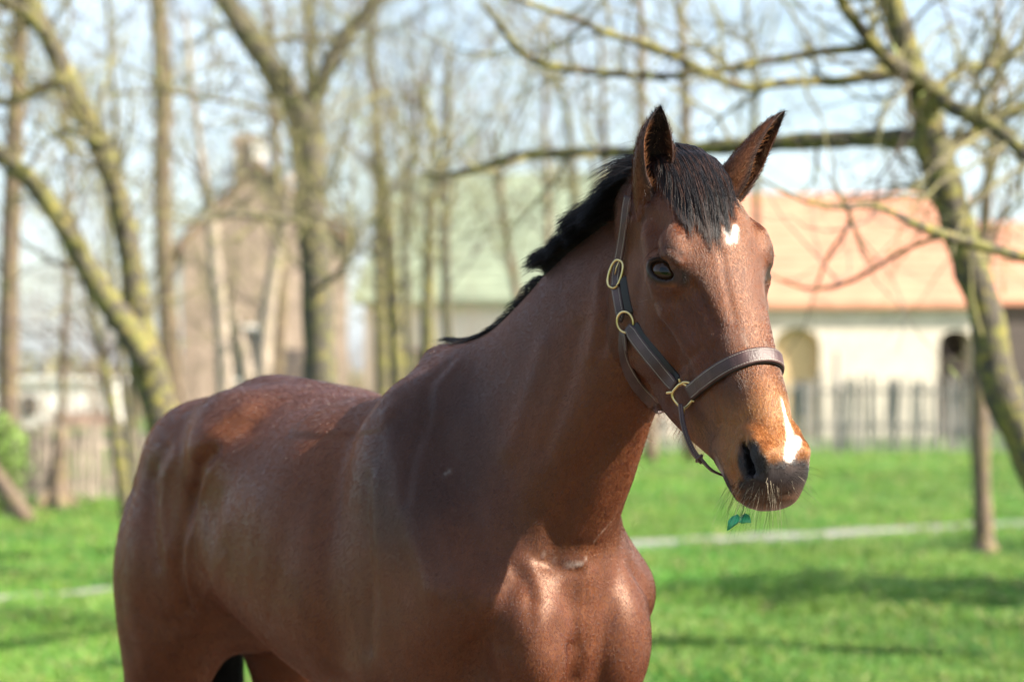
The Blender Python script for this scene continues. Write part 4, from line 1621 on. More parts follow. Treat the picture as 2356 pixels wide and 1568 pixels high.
def paint(W):
    b = (W - B0) @ BM
    h = (W - H0w) @ HM
    f, r, u = b.T
    t, l, n = h.T
    al = np.abs(l)
    C = np.tile(BAY, (len(W), 1))

    def mix(mask, col):
        nonlocal C
        mask = np.clip(mask, 0, 1)[:, None]
        C = C * (1 - mask) + np.asarray(col) * mask
    n1, n2, n3 = vnoise(b, 7, 4), vnoise(b, 22, 5), vnoise(b, 90, 6)
    bodym = smooth01((.10 - f) / .2)
    # clipped flanks: duller, greyer brown
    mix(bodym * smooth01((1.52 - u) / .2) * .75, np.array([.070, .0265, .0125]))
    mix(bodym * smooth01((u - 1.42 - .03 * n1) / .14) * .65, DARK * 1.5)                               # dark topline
    mix(smooth01((.20 - np.hypot((f + .28) / 1.2, (u - 1.42) / 1.35)) / .12) * .92, DARK * 1.05)           # dark shoulder, cast shadow painted in with it
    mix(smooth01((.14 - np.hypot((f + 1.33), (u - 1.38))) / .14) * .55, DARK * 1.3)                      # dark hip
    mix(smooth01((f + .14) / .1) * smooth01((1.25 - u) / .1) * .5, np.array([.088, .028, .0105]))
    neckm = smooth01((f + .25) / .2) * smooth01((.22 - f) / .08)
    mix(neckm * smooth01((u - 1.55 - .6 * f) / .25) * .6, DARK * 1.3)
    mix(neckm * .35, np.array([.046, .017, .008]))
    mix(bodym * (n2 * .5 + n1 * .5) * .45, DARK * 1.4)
    mix(smooth01((.55 - u) / .12), BLACK * 1.5)                                                      # black lower legs
    sm = saddle_mask(b)
    mix(sm * .35, np.array([.070, .028, .015]))
    mix(sm * smooth01((-.66 - f) / .1) * .5, np.array([.085, .033, .015]))
    # ---- head
    hm = smooth01((f - .16) / .08) * smooth01((u - 1.30) / .1)
    mix(hm * smooth01((al - .05) / .03) * smooth01((.40 - t) / .15) * .35, np.array([.10, .038, .018]))
    mix(hm * smooth01((n + .03) / .03) * smooth01((.46 - t) / .1) * (.35 + .3 * n2), np.array([.125, .049, .022]))
    mix(hm * smooth01((t - .40) / .14) * .9, TAN * (1 + .0))
    mix(hm * smooth01((t - .44) / .08) * smooth01((-.085 - n) / .05) * .75, np.array([.165, .090, .060]))
    mix(hm * smooth01((.10 - t) / .07) * .65, DARK * 1.1)
    mix(hm * smooth01((.06 - np.abs(t - .455)) / .06) * smooth01((al - .01) / .03) * smooth01((n + .09) / .05) * (.55 + .5 * n3), DARK * 2.2)
    for s in (1, -1):
        D_, O_, U_, e_ = eye_frame(s)
        q = h - e_
        x, y, z = q @ D_, q @ O_, q @ U_
        de = np.sqrt((x / 1.5) ** 2 + (y * .8) ** 2 + ((z + .002) / 1.02) ** 2)
        mix(smooth01((.0292 - de) / .007), BLACK * .9)
        mix(smooth01((.022 - np.hypot((x - .032) / 1.1, z - .003)) / .012) * smooth01((.05 - np.abs(y)) / .02) * .85, BLACK * 2.2)
        mix(smooth01((.018 - np.abs(z - .033)) / .01) * smooth01((.03 - np.abs(x)) / .01) * smooth01((.05 - np.abs(y)) / .02) * .45, DARK)
        # nostril and lips
        nc = np.array([.600, s * .046, -.050])
        dn = np.sqrt(((t - nc[0]) / 1.45) ** 2 + ((l - nc[1])) ** 2 + ((n - nc[2]) / 1.0) ** 2)
        mix(smooth01((.037 + .004 * n3 - dn) / .012), BLACK * 1.9)
    mix(hm * smooth01((t - .606 + .25 * np.maximum(-.06 - n, 0) * 0 + .006 * n3 - .03 * smooth01((-.08 - n) / .04)) / .016), BLACK * 2.0)
    # dark mouth seam and lower lip
    seam = [hw(p) for p in ((.672, .0, -.126), (.640, .034, -.125), (.600, .052, -.142), (.535, .060, -.162))]
    for sg in (1, -1):
        ln = np.array([hw((p[0], sg * p[1], p[2])) for p in ((.672, .0, -.126), (.640, .034, -.125), (.600, .052, -.142), (.530, .060, -.164))])
        dd, _ = pdist(W, ln)
        mix(hm * smooth01((.013 + .003 * n3 - dd) / .006), BLACK * 1.2)
    mix(hm * smooth01((t - .575 + .006 * n3) / .02) * smooth01((-.118 - n) / .012), BLACK * 2.2)
    # white and grey marks
    for pix, rads, col, soft, amt in STROKES:
        dd, par = pdist(W, pix)
        rr = np.interp(par, np.arange(len(rads)), rads)
        mix(smooth01((rr + .0035 * n3 * min(1, rads[0] / .006) - dd) / soft + .3) * amt, col)
    st1 = vnoise(np.stack([f * 46 + u * 9, r * 30, u * 7 - f * 4], 1), 1.0, 11)
    st2 = vnoise(np.stack([f * 110 + u * 20, r * 60, u * 16 - f * 8], 1), 1.0, 12)
    C *= (1 + .10 * n3 + .06 * n2 + bodym * (.06 * st1 + .08 * st2))[:, None]
    return np.clip(C, .004, .9)


def stroke(px, rads, col, soft=.004, amt=1.0):
    STROKES.append((np.array([hit(*p)[0] for p in px]), rads, np.asarray(col), soft, amt))


STROKES = []
stroke([(1670, 530), (1680, 540), (1675, 553)], [.009, .014, .009], WHITE, .013)
stroke([(1690, 520), (1690, 545)], [.006, .007], WHITE, .010)
stroke([(1795, 915), (1802, 940), (1808, 965), (1816, 1000), (1820, 1030), (1812, 1052)], [.003, .004, .006, .009, .013, .010], WHITE, .008)
stroke([(1828, 1020), (1836, 1008)], [.012, .007], WHITE, .006)
stroke([(1706, 768), (1712, 778), (1718, 792)], [.003, .004, .004], WHITE * .55, .010, .5)
stroke([(1757, 785), (1764, 794)], [.003, .003], WHITE * .5, .010, .45)
stroke([(1643, 1040), (1650, 1062), (1660, 1085)], [.006, .006, .004], np.array([.30, .25, .23]), .006, .6)
stroke([(1240, 1270), (1262, 1282), (1290, 1294), (1318, 1300), (1338, 1298), (1352, 1280)], [.0015, .002, .0015, .003, .0035, .0015], WHITE * .5, .005, .38)
stroke([(1366, 1246), (1385, 1222), (1404, 1202)], [.0015, .002, .0015], WHITE * .5, .005, .4)
stroke([(1730, 1024), (1746, 1060), (1753, 1095)], [.013, .017, .014], BLACK * 1.2, .008)
stroke([(1022, 1092), (1034, 1080)], [.003, .002], WHITE * .4, .004, .4)
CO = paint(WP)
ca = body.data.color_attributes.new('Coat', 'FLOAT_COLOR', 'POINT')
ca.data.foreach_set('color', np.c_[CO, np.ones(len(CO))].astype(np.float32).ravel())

# ---------------- eyes
EYE, t_, b_ = new_mat('eyeball')
b_.inputs['Base Color'].default_value = (.030, .012, .006, 1)
b_.inputs['Roughness'].default_value = .06
b_.inputs['Specular IOR Level'].default_value = .28
PUP = simple_mat('pupil', (.0012, .0012, .0015), .06, spec=.28)
for s in (1, -1):
    D_, O_, U_, e_ = eye_frame(s)
    c_ = e_ - O_ * .0168
    c_w = hw(c_)
    Mw = HM @ np.stack([D_, U_, O_], 1)
    vs, fs = [], []
    nu, nv = 24, 18
    for j in range(nv + 1):
        for i in range(nu):
            a, p = 2 * math.pi * i / nu, math.pi * j / nv
            q = np.array([math.sin(p) * math.cos(a), math.sin(p) * math.sin(a), math.cos(p)]) * .0285
            q[2] *= 1.05
            q[0] *= 1.16
            vs.append(c_w + Mw @ q - B0)
    for j in range(nv):
        for i in range(nu):
            i2 = (i + 1) % nu
            fs.append((j * nu + i, (j + 1) * nu + i, (j + 1) * nu + i2, j * nu + i2))
    eb = np_mesh('eye', vs, fs, EYE, horse)
    vs, fs = [], []
    for j in range(7):
        for i in range(20):
            a = 2 * math.pi * i / 20
            rr = j / 6
            x, y = .0105 * rr * math.cos(a), .0058 * rr * math.sin(a)
            z = 1.05 * math.sqrt(.0285 ** 2 - x * x - y * y) + .00025
            vs.append(c_w + Mw @ np.array([x, y, z]) - B0)
    for j in range(6):
        for i in range(20):
            i2 = (i + 1) % 20
            fs.append((j * 20 + i, (j + 1) * 20 + i, (j + 1) * 20 + i2, j * 20 + i2))
    np_mesh('pupil', vs, fs, PUP, eb)

# ---------------- ears: open shells of skin with thickness, fur colours inside and out, sunlit inner wall painted brighter
def ear(base, tip, opening, bend, wid, name='ear', seed=0, prof=(.70, .86, 1.0, .95, .70, .42, .20, .02)):
    B, T, O = [np.asarray(v, float) for v in (base, tip, opening)]
    ax = T - B
    Lr = np.linalg.norm(ax)
    ns, nf = 34, 33
    cen = spline([B, B + ax * .35 + bend * .6, B + ax * .72 + bend, T], ns)
    tg = np.gradient(cen, axis=0)
    tg /= np.linalg.norm(tg, axis=1)[:, None]
    s = np.linspace(0, 1, ns)
    rho = cr_table([0, .15, .40, .57, .74, .87, .95, 1.0], prof, 200)
    rho = np.interp(s, *rho) * wid
    Ph = np.interp(s, [0, .28, .42, .65, 1], [178, 166, 142, 122, 100]) * math.pi / 180
    vs, cols, inner = [], [], []
    for i in range(ns):
        o = O - tg[i] * (O @ tg[i])
        o /= np.linalg.norm(o)
        sd = np.cross(tg[i], o)
        th = max(.0012, .0045 * (1 - .6 * s[i]))
        ring = []
        for k in range(nf):
            p = -Ph[i] + 2 * Ph[i] * k / (nf - 1)
            ring.append((p, rho[i], 0))
        for k in range(nf):
            p = Ph[i] - 2 * Ph[i] * k / (nf - 1)
            ring.append((p * .985, max(rho[i] - th, .0005), 1))
        for p, r_, inn in ring:
            q = cen[i] + (-o * math.cos(p) * .82 + sd * math.sin(p)) * r_ + o * rho[i] * .2
            vs.append(q)
            edge = abs(p) / Ph[i]
            inner.append((inn, s[i], edge, p))
    m_ = 2 * nf
    fs = []
    for i in range(ns - 1):
        for k in range(m_):
            k2 = (k + 1) % m_
            fs.append((i * m_ + k, i * m_ + k2, (i + 1) * m_ + k2, (i + 1) * m_ + k))
    vs = np.array(vs)
    inner = np.array(inner)
    col = np.tile(np.array([.085, .032, .016]), (len(vs), 1))

    def mx_(m, c):
        nonlocal col
        m = np.clip(m, 0, 1)[:, None]
        col = col * (1 - m) + np.asarray(c) * m
    nn = vnoise(vs, 60, seed)
    out = inner[:, 0] < .5
    mx_(out * smooth01((inner[:, 1] - .70 + .05 * nn) / .25) * .9, BLACK * 2)
    mx_(out * smooth01((inner[:, 2] - .80) / .15) * .8, BLACK * 2)
    mx_(~out * smooth01((inner[:, 3] + .75) / .5) * smooth01((1.75 - inner[:, 3]) / .5), BLACK * 1.2)
    mx_(~out * smooth01((inner[:, 1] - .66) / .2), BLACK * 1.6)
    mx_(~out * smooth01((-.5 - inner[:, 3]) / .4) * smooth01((.86 - inner[:, 1]) / .2), np.array([.20, .080, .034]))  # sunlight on this inner wall put into its colour
    o = np_mesh(name, vs - B0, fs, CT, horse)
    c2 = o.data.color_attributes.new('Coat', 'FLOAT_COLOR', 'POINT')
    c2.data.foreach_set('color', np.c_[col, np.ones(len(col))].astype(np.float32).ravel())
    return o, vs, np.array(fs), col, inner, cen


EB1 = at(1493, 506, 4.435)
ET1 = at(1520, 243, 4.37)
EARN = ear(EB1, ET1, (.34, -.93, .10), np.array([-.006, 0, 0]), .0385, seed=1)
EB2 = at(1654, 452, 4.475)
ET2 = at(1806, 255, 4.46)
EARF = ear(EB2, ET2, (.80, -.55, -.25), np.array([-.002, -.004, .004]), .0375, seed=2, prof=(.95, 1.0, .90, .70, .50, .30, .15, .02))
# ================================================================== HAIR
def hair_mat(name, col, rough=.35, attr=None, spec=.4, var=0.0):
    m, t, b = new_mat(name)
    N, K = t.nodes, t.links.new
    b.inputs['Base Color'].default_value = (*col, 1)
    b.inputs['Roughness'].default_value = rough
    b.inputs['Specular IOR Level'].default_value = spec
    if attr:
        a = N.new('ShaderNodeAttribute')
        a.attribute_name = attr
        K(a.outputs['Color'], b.inputs['Base Color'])
    return m


def make_hair(name, pts, r0, r1, mat, parent, cols=None, origin=None):
    """pts (N,K,3) in world space"""
    pts = np.asarray(pts, np.float32)
    if origin is not None:
        pts = pts - np.asarray(origin, np.float32)
    n, k, _ = pts.shape
    hc = bpy.data.hair_curves.new(name)
    hc.add_curves([k] * n)
    hc.position_data.foreach_set('vector', pts.ravel())
    ra = hc.attributes.get('radius') or hc.attributes.new('radius', 'FLOAT', 'POINT')
    rr = np.linspace(0, 1, k)[None, :] * (np.asarray(r1) - np.asarray(r0)).reshape(-1, 1) + np.asarray(r0).reshape(-1, 1)
    rr = np.broadcast_to(rr, (n, k)).astype(np.float32)
    ra.data.foreach_set('value', np.ascontiguousarray(rr).ravel())
    if cols is not None:
        c = hc.attributes.new('HairCol', 'FLOAT_COLOR', 'CURVE')
        c.data.foreach_set('color', np.c_[cols, np.ones(n)].astype(np.float32).ravel())
    hc.materials.append(mat)
    o = bpy.data.objects.new(name, hc)
    COL.objects.link(o)
    o.parent = parent
    return o


COATHAIR = hair_mat('coat_hair', (.1, .05, .03), .65, 'HairCol', .05)
MANEHAIR = hair_mat('mane_hair', (.012, .009, .010), .45, 'HairCol', .20)

# faces of the body as sampling ground
tri_c = WP[qq].mean(1)
e1, e2 = WP[qq[:, 2]] - WP[qq[:, 0]], WP[qq[:, 3]] - WP[qq[:, 1]]
fn_ = np.cross(e1, e2)
fa_ = np.linalg.norm(fn_, axis=1) * .5
fn_ = fn_ / (2 * fa_[:, None] + 1e-12)
if (fn_[:1000] * gN[qq[:1000, 0]] @ BM.T if False else 0):
    pass
if np.mean(np.einsum('ij,ij->i', fn_[::50], (gN[qq[::50, 0]] @ BM.T))) < 0:
    fn_ = -fn_
facing = np.einsum('ij,ij->i', fn_, np.array([0.3, 0, 1.6]) - tri_c) / np.linalg.norm(tri_c - np.array([0.3, 0, 1.6]), axis=1)
fb = (tri_c - B0) @ BM
fh = (tri_c - H0w) @ HM
near_eye = np.zeros(len(qq))
for s in (1, -1):
    D_, O_, U_, e_ = eye_frame(s)
    q = fh - e_
    near_eye = np.maximum(near_eye, (np.hypot((q @ D_) / 1.5, q @ U_) < .026) & (np.abs(q @ O_) < .03))
    nos = np.hypot((fh[:, 0] - .598) / 1.9, fh[:, 2] + .052) < .012
    near_eye = np.maximum(near_eye, nos & (np.abs(fh[:, 1]) < .06))


def flow_dir(b, h):
    """direction the coat lies, in world space"""
    n = len(b)
    head = smooth01((b[:, 0] - .15) / .12) * smooth01((b[:, 2] - 1.3) / .1)
    hd = HM[:, 0][None, :] * np.ones((n, 1))
    # face hair fans outwards from the whorl between the eyes
    out = np.clip((.30 - h[:, 0]) / .25, 0, 1) * np.sign(h[:, 1]) * smooth01(np.abs(h[:, 1]) / .05)
    hd = hd * (1 - .25 * np.abs(out))[:, None] + (HM[:, 1][None, :] * (out * .45)[:, None]) - HM[:, 2][None, :] * (.35 * np.abs(out))[:, None]
    hd[h[:, 0] < .17] *= np.array([1, 1, 1])
    bd = -BF[None, :] * .55 + np.array([0, 0, -.8])[None, :]
    return hd * head[:, None] + bd * (1 - head)[:, None]


BODYHAIR = bpy.data.materials.new('body_hair')
BODYHAIR.use_nodes = True
_t = BODYHAIR.node_tree
_h = _t.nodes.new('ShaderNodeBsdfHairPrincipled')
_h.model = 'CHIANG'
_h.parametrization = 'COLOR'
_a = _t.nodes.new('ShaderNodeAttribute')
_a.attribute_name = 'HairCol'
_t.links.new(_a.outputs['Color'], _h.inputs['Color'])
_h.inputs['Roughness'].default_value = .24
_h.inputs['Radial Roughness'].default_value = .45
_h.inputs['Coat'].default_value = .35
_h.inputs['Random Roughness'].default_value = .2
_t.links.new(_h.outputs['BSDF'], _t.nodes['Material Output'].inputs['Surface'])
_t.nodes.remove(_t.nodes['Principled BSDF'])


def coat_patch(name, mask, count, length, r0, lift, seed, lenvar=.5, colvar=.35, fade=False, fade2=False, headpart=False):
    rng = np.random.default_rng(seed)
    idx = np.where(mask)[0]
    pr = fa_[idx].copy()
    if fade:
        pr = pr * smooth01((fb[idx, 0] + .55) / .35)
    if fade2:
        pr = pr * smooth01((-.30 - fb[idx, 0]) / .28)
    pr = pr / pr.sum()
    k = rng.choice(idx, count, p=pr)
    u, v = rng.random((2, count, 1))
    q = WP[qq[k]]
    P = (q[:, 0] * (1 - u) + q[:, 1] * u) * (1 - v) + (q[:, 3] * (1 - u) + q[:, 2] * u) * v
    N = fn_[k]
    T = flow_dir((P - B0) @ BM, (P - H0w) @ HM)
    T = T + rng.normal(0, .22, T.shape) + .25 * np.stack([vnoise(P, 30, 8), vnoise(P, 30, 9), vnoise(P, 30, 10)], 1)
    T -= N * np.einsum('ij,ij->i', T, N)[:, None]
    T /= np.linalg.norm(T, axis=1)[:, None] + 1e-9
    Ls = (length * (1 + rng.uniform(-lenvar, lenvar, count)))[:, None]
    lf = lift * (1 + rng.uniform(-.5, .8, count))[:, None]
    P0 = P - N * .0008
    P1 = P + T * Ls * .35 + N * Ls * lf
    P2 = P + T * Ls * .72 + N * Ls * lf * 1.15
    P3 = P + T * Ls + N * Ls * lf * .9
    c = CO[qq[k, 0]] * (1 + rng.normal(0, colvar, count)).clip(.35, 2.0)[:, None]
    if fade:
        c = c * 1.0
    lum = (c @ np.array([.3, .6, .1]))[:, None]
    pale_ = np.clip((lum - .16) / .2, 0, 1)
    c = c * pale_ + (1 - pale_) * (lum + 1.38 * (c - lum)) * (np.array([.21, .185, .170]) if headpart else np.array([.30, .20, .155]))
    c = np.clip(c, .0015, .85)
    o = make_hair(name, np.stack([P0, P1, P2, P3], 1), r0, r0 * .3, BODYHAIR, horse, c, B0)
    o['kind'] = 'stuff'
    return o


vis = (facing > -.25) & (near_eye < .5)
_bt = np.interp(fh[:, 0], [-.03, .02, .06, .12, .17, .23, .29, .34, .39, .65], [-.10, -.13, -.20, -.275, -.303, -.318, -.318, -.32, -.30, -.30])
headm = vis & (fb[:, 0] > .05) & (fb[:, 2] > 1.28) & (fh[:, 0] < .625) & (fh[:, 0] > -.03) & (fh[:, 2] > _bt)
neckm_ = vis & (fb[:, 0] > -.35) & (fb[:, 0] <= .14) & (fb[:, 2] > .85)
coat_patch('coat', headm, 190000, .0062, .00017, .07, 21, .5, .20, headpart=True)
_eb = vis & (fh[:, 0] > -.01) & (fh[:, 0] < .075) & (np.abs(fh[:, 1]) > .03) & (fh[:, 2] < -.05) & (fh[:, 2] > -.20) & (fb[:, 2] > 1.6)
if _eb.sum() > 10:
    coat_patch('ear_tuft', _eb, 2200, .020, .00020, .30, 25, .5, .3)
coat_patch('coat', vis & ~headm & (fb[:, 0] > -.60) & (fb[:, 2] > .82) & ((fb[:, 0] < .17) | (fb[:, 2] < 1.75)) & ((fh[:, 0] < .62) | (fb[:, 0] < .25)), 190000, .0056, .00021, .06, 22, .4, .15, True)
coat_patch('coat', vis & (fb[:, 0] < -.30) & (fb[:, 2] > .55), 110000, .0088, .00030, .06, 26, .4, .15, False, True)
# longer hair under the jaw
jaw = (fh[:, 2] < -.20 - .0 * fh[:, 0]) & (fh[:, 0] > .28) & (fh[:, 0] < .52) & (np.abs(fh[:, 1]) < .05) & (fb[:, 0] > .1) & (fb[:, 2] > 1.4)
coat_patch('jaw_hair', jaw, 500, .015, .00016, .75, 23, .7)
# unclipped saddle patch, lower edge
sadm = (saddle_mask(fb) > .35) & (fb[:, 1] > 0)
if sadm.sum() > 10:
    pass

# ---------------- ear fur
def ear_fur(E, n_out, n_in, seed):
    o, vs, fs, col, inner, cen = E
    rng = np.random.default_rng(seed)
    q = vs[fs]
    nrm = np.cross(q[:, 2] - q[:, 0], q[:, 3] - q[:, 1])
    ar = np.linalg.norm(nrm, axis=1) * .5 + 1e-12
    nrm = nrm / (2 * ar[:, None])
    cc = q.mean(1)
    inn = inner[fs[:, 0], 0] > .5
    si = np.clip((inner[fs[:, 0], 1] * (len(cen) - 1)).astype(int), 0, len(cen) - 1)
    outward = cc - cen[si]
    sg = np.sign(np.einsum('ij,ij->i', nrm, outward))
    sg = np.where(inn, -sg, sg)
    nrm = nrm * sg[:, None]
    ax = cen[-1] - cen[0]
    ax /= np.linalg.norm(ax)
    allp, allc = [], []
    for sel, cnt, ln, lf, cv in ((~inn, n_out, .007, .20, .25), (inn, n_in, .010, .5, .35)):
        idx = np.where(sel)[0]
        k = rng.choice(idx, cnt, p=ar[idx] / ar[idx].sum())
        u, v = rng.random((2, cnt, 1))
        z = q[k]
        P = (z[:, 0] * (1 - u) + z[:, 1] * u) * (1 - v) + (z[:, 3] * (1 - u) + z[:, 2] * u) * v
        T = ax[None, :] + rng.normal(0, .35, (cnt, 3))
        N = nrm[k]
        L_ = (ln * (1 + rng.uniform(-.5, .6, cnt)))[:, None]
        edge = inner[fs[k, 0], 2]
        d = T * (1 - lf) + N * lf
        d /= np.linalg.norm(d, axis=1)[:, None]
        d2 = d + T * .35
        d2 /= np.linalg.norm(d2, axis=1)[:, None]
        allp.append(np.stack([P, P + d * L_ * .5, P + d * L_ * .5 + d2 * L_ * .5], 1))
        c = col[fs[k, 0]] * (1 + rng.normal(0, cv, cnt)).clip(.4, 2.2)[:, None]
        pale = rng.random(cnt) < np.where(edge > .8, .10, .05)
        c[pale] = np.array([.22, .14, .09])
        allc.append(c)
    h_ = make_hair('ear_fur', np.concatenate(allp), .00021, .00006, COATHAIR, horse, np.clip(np.concatenate(allc), .003, .8), B0)
    h_['kind'] = 'stuff'


ear_fur(EARN, 5000, 5000, 31)
ear_fur(EARF, 5000, 4000, 32)


def lock_hair(roots, dirs_fn, n, seed, r0=.00042, r1=.00012, kpts=7, base=(.013, .010, .011), warm=.12, name='mane'):
    pass


def surf_off(P, off):
    """push points so that they stay at least off outside the skin"""
    b = (P - B0) @ BM
    d = FD.points(b)
    m = d < off
    if m.any():
        g = grad(b[m])
        g /= np.linalg.norm(g, axis=1)[:, None] + 1e-9
        b[m] = b[m] + g * (off - d[m])[:, None]
    return B0 + b @ BM.T


def hair_cols(n, rng, warm=.1):
    c = np.tile(np.array([.0085, .0078, .0095]), (n, 1)) * (1 + rng.normal(0, .35, n)).clip(.4, 2.2)[:, None]
    wm = rng.random(n) < warm
    c[wm] = np.array([.038, .017, .011]) * (1 + rng.normal(0, .3, wm.sum()))[:, None].clip(.4, 2)
    return c


# ---------------- forelock: rooted between the ears, combed down the forehead
def forelock():
    rng = np.random.default_rng(41)
    n = 5200
    a = rng.uniform(-1, 1, n)
    lock = np.round(a * 11 + rng.normal(0, .3, n)) / 11                     # hair gathers in locks
    t0 = rng.uniform(-.055, .035, n)
    l0 = a * .062 - .004
    tip_l = lock * .062 + .016 + rng.normal(0, .0035, n)
    ln = (.168 - .070 * np.abs(lock - .25) + .020 * np.sin(lock * 17)) * (1 + rng.normal(0, .07, n))
    ln = np.where(rng.random(n) < .25, ln * rng.uniform(.55, .95, n), ln)
    K = 9
    P = np.zeros((n, K, 3))
    lift = rng.uniform(.001, .012, n) * (1 - .3 * np.abs(a))
    for k in range(K):
        s = k / (K - 1)
        tt = t0 + ln * s
        ll = l0 * (1 - s ** 1.2) + tip_l * s ** 1.2 + .0025 * np.sin(s * 7 + lock * 9) * s
        lf = lift * (math.sin(math.pi * min(1, s * 1.15 + .12)) ** .7) + .0025
        nn = np.full(n, .03)
        P[:, k] = np.stack([tt, ll, nn], 1)
        W = hw(P[:, k])
        b = (W - B0) @ BM
        d = FD.points(b)
        W = W - HM[:, 2][None, :] * (d - lf)[:, None]
        b = (W - B0) @ BM
        d = FD.points(b)
        W = W - HM[:, 2][None, :] * ((d - lf) * .6)[:, None]
        if k == 0:
            W = W - HM[:, 2][None, :] * .004
        P[:, k] = W
    c = hair_cols(n, rng, .30)
    o = make_hair('forelock', P, .00040, .00016, MANEHAIR, horse, c, B0)
    o['kind'] = 'stuff'


forelock()

# ---------------- mane: pulled short, standing up from the crest and falling towards the near side in tufts
def mane():
    rng = np.random.default_rng(43)
    cf = np.array([c[0] for c in crest])
    cu = np.array([c[1] for c in crest])

    def tuft(n, f0, f1, length, up, side, spread, jag, seed, rw=.022):
        rg = np.random.default_rng(seed)
        f = rg.uniform(f0, f1, n)
        lock = np.round(f / .021 + rg.normal(0, .28, n)) * .021
        u = np.interp(f, cf, cu)
        r = rg.normal(0, rw * .5, n) - .012
        root = bw(np.stack([f, r, u - .01], 1))
        rb = (root - B0) @ BM
        for _ in range(2):
            gg = grad(rb)
            rb = rb - gg * np.clip(FD.points(rb) + .002, -.03, .03)[:, None]
        root = B0 + rb @ BM.T
        hsh = lambda q: (np.sin(q * 531.7) * 43758.5) % 1.0
        j = hsh(lock)
        L_ = length(f) * (1 + jag * (j - .5)) * (1 + rg.normal(0, .10, n))
        sd = side(f) * (1 + .7 * (hsh(lock + 3) - .5)) + rg.normal(0, .10, n) + r * 9
        fw = -.85 + .5 * (hsh(lock + 5) - .5) + rg.normal(0, .10, n)
        K = 7
        P = np.zeros((n, K, 3))
        P[:, 0] = root
        cur = root.copy()
        d = np.stack([fw * .6, sd * .45, np.full(n, up)], 1)
        for k in range(1, K):
            s = k / (K - 1)
            d = d + np.stack([np.zeros(n) - .02, sd * .34, -(.18 + .42 * np.abs(sd)) * np.ones(n)], 1) * (.55)
            dn = d / np.linalg.norm(d, axis=1)[:, None]
            cur = cur + (dn @ BM.T) * (L_ / (K - 1))[:, None]
            pull = (lock - f) * s * .75
            P[:, k] = surf_off(cur + BF[None, :] * pull[:, None], .004 + .003 * s)
            cur = P[:, k] - BF[None, :] * pull[:, None]
        return P, hair_cols(n, rg, .04)
    parts = []
    parts.append(tuft(6200, -.12, .245, lambda f: .070 + .008 * np.sin(f * 21), .75, lambda f: .85 + .25 * np.sin(f * 19 + 1), .03, .55, 51))
    parts.append(tuft(4200, -.13, .22, lambda f: .044 + 0 * f, .95, lambda f: .15 + .3 * np.sin(f * 27), .03, .5, 52))
    parts.append(tuft(2600, .02, .25, lambda f: .086 + 0 * f, .8, lambda f: 1.15 + 0 * f, .03, .35, 53))
    parts.append(tuft(1800, -.42, -.14, lambda f: .030 + 0 * f, .5, lambda f: .45 + 0 * f, .03, .5, 54, .02))
    parts.append(tuft(500, -.47, -.38, lambda f: .035 + 0 * f, .6, lambda f: .4 + 0 * f, .03, .7, 55, .02))
    P = np.concatenate([p for p, c in parts])
    c = np.concatenate([c for p, c in parts])
    o = make_hair('mane', P, .00045, .00014, MANEHAIR, horse, c, B0)
    o['kind'] = 'stuff'


mane()

# ---------------- whiskers and eyelashes
def whiskers():
    rng = np.random.default_rng(61)
    P, C = [], []

    def grow(p, n_, ln, droop, dirv):
        d = n_ * .8 + np.asarray(dirv) + rng.normal(0, .16, 3)
        d /= np.linalg.norm(d)
        pts = [p]
        for k in range(6):
            d = d + np.array([0, 0, -droop]) + rng.normal(0, .035, 3)
            d /= np.linalg.norm(d)
            pts.append(pts[-1] + d * ln / 6)
        P.append(pts)
        C.append(np.array([.02, .016, .013]) if rng.random() < .75 else np.array([.30, .25, .18]))
    for i in range(130):      # chin and lower lip
        q = hit(rng.uniform(1662, 1800), rng.uniform(1105, 1160))
        grow(q[0], q[1], rng.uniform(.025, .080), .10, (-.15, -.1, -.75))
    for i in range(34):       # upper lip, towards the light
        q = hit(rng.uniform(1800, 1846), rng.uniform(1040, 1125))
        grow(q[0], q[1], rng.uniform(.02, .055), .06, (.35, 0, -.25))
    for i in range(110):      # short bristle between nostril and mouth
        q = hit(rng.uniform(1690, 1835), rng.uniform(1095, 1150))
        grow(q[0], q[1], rng.uniform(.006, .022), .05, (0, 0, -.4))
    for i in range(4):
        q = hit(rng.uniform(1480, 1530), rng.uniform(675, 720))
        grow(q[0], q[1], rng.uniform(.015, .03), .03, (0, 0, 0))
    o = make_hair('whiskers', np.array(P), .00021, .00008, COATHAIR, horse, np.array(C), B0)
    o['kind'] = 'stuff'
    P.clear()
    C.clear()
    for s in (1, -1):
        D_, O_, U_, e_ = eye_frame(s)
        for i in range(70):
            a = rng.uniform(.35, 2.7)
            p = e_ + O_ * (.012 - .008 * math.cos(a) ** 2) - D_ * .034 * math.cos(a) + U_ * .0225 * math.sin(a)
            d = O_ * .9 - U_ * .28 - D_ * .25 * math.cos(a) + rng.normal(0, .12, 3)
            ln = rng.uniform(.010, .020)
            pts = [hw(p + d * ln * x + U_ * (-.004 * x * x)) for x in np.linspace(0, 1, 7)]
            P.append(pts)
            C.append(np.array([.012, .010, .010]))
    o = make_hair('eyelashes', np.array(P), .00028, .0001, MANEHAIR, horse, np.array(C), B0)
    o['kind'] = 'stuff'


whiskers()
# ================================================================== HEADCOLLAR (leather halter)
LEATHER = simple_mat('dark_leather', (.055, .029, .028), .45, 0, .30, noise=.35, nscale=25, bump=.12, bscale=260)
PADDING = simple_mat('black_padding', (.008, .007, .007), .75)
BRASS = simple_mat('brass', (.55, .42, .20), .28, 1.0, noise=.15, nscale=60)
THREAD = simple_mat('pale_thread', (.32, .28, .23), .8)
HC = hw((.26, 0, -.12))
halter = empty('headcollar', tuple(HC))
tag(halter, 'dark brown leather headcollar with pale stitching and brass fittings on the horse head', 'halter')


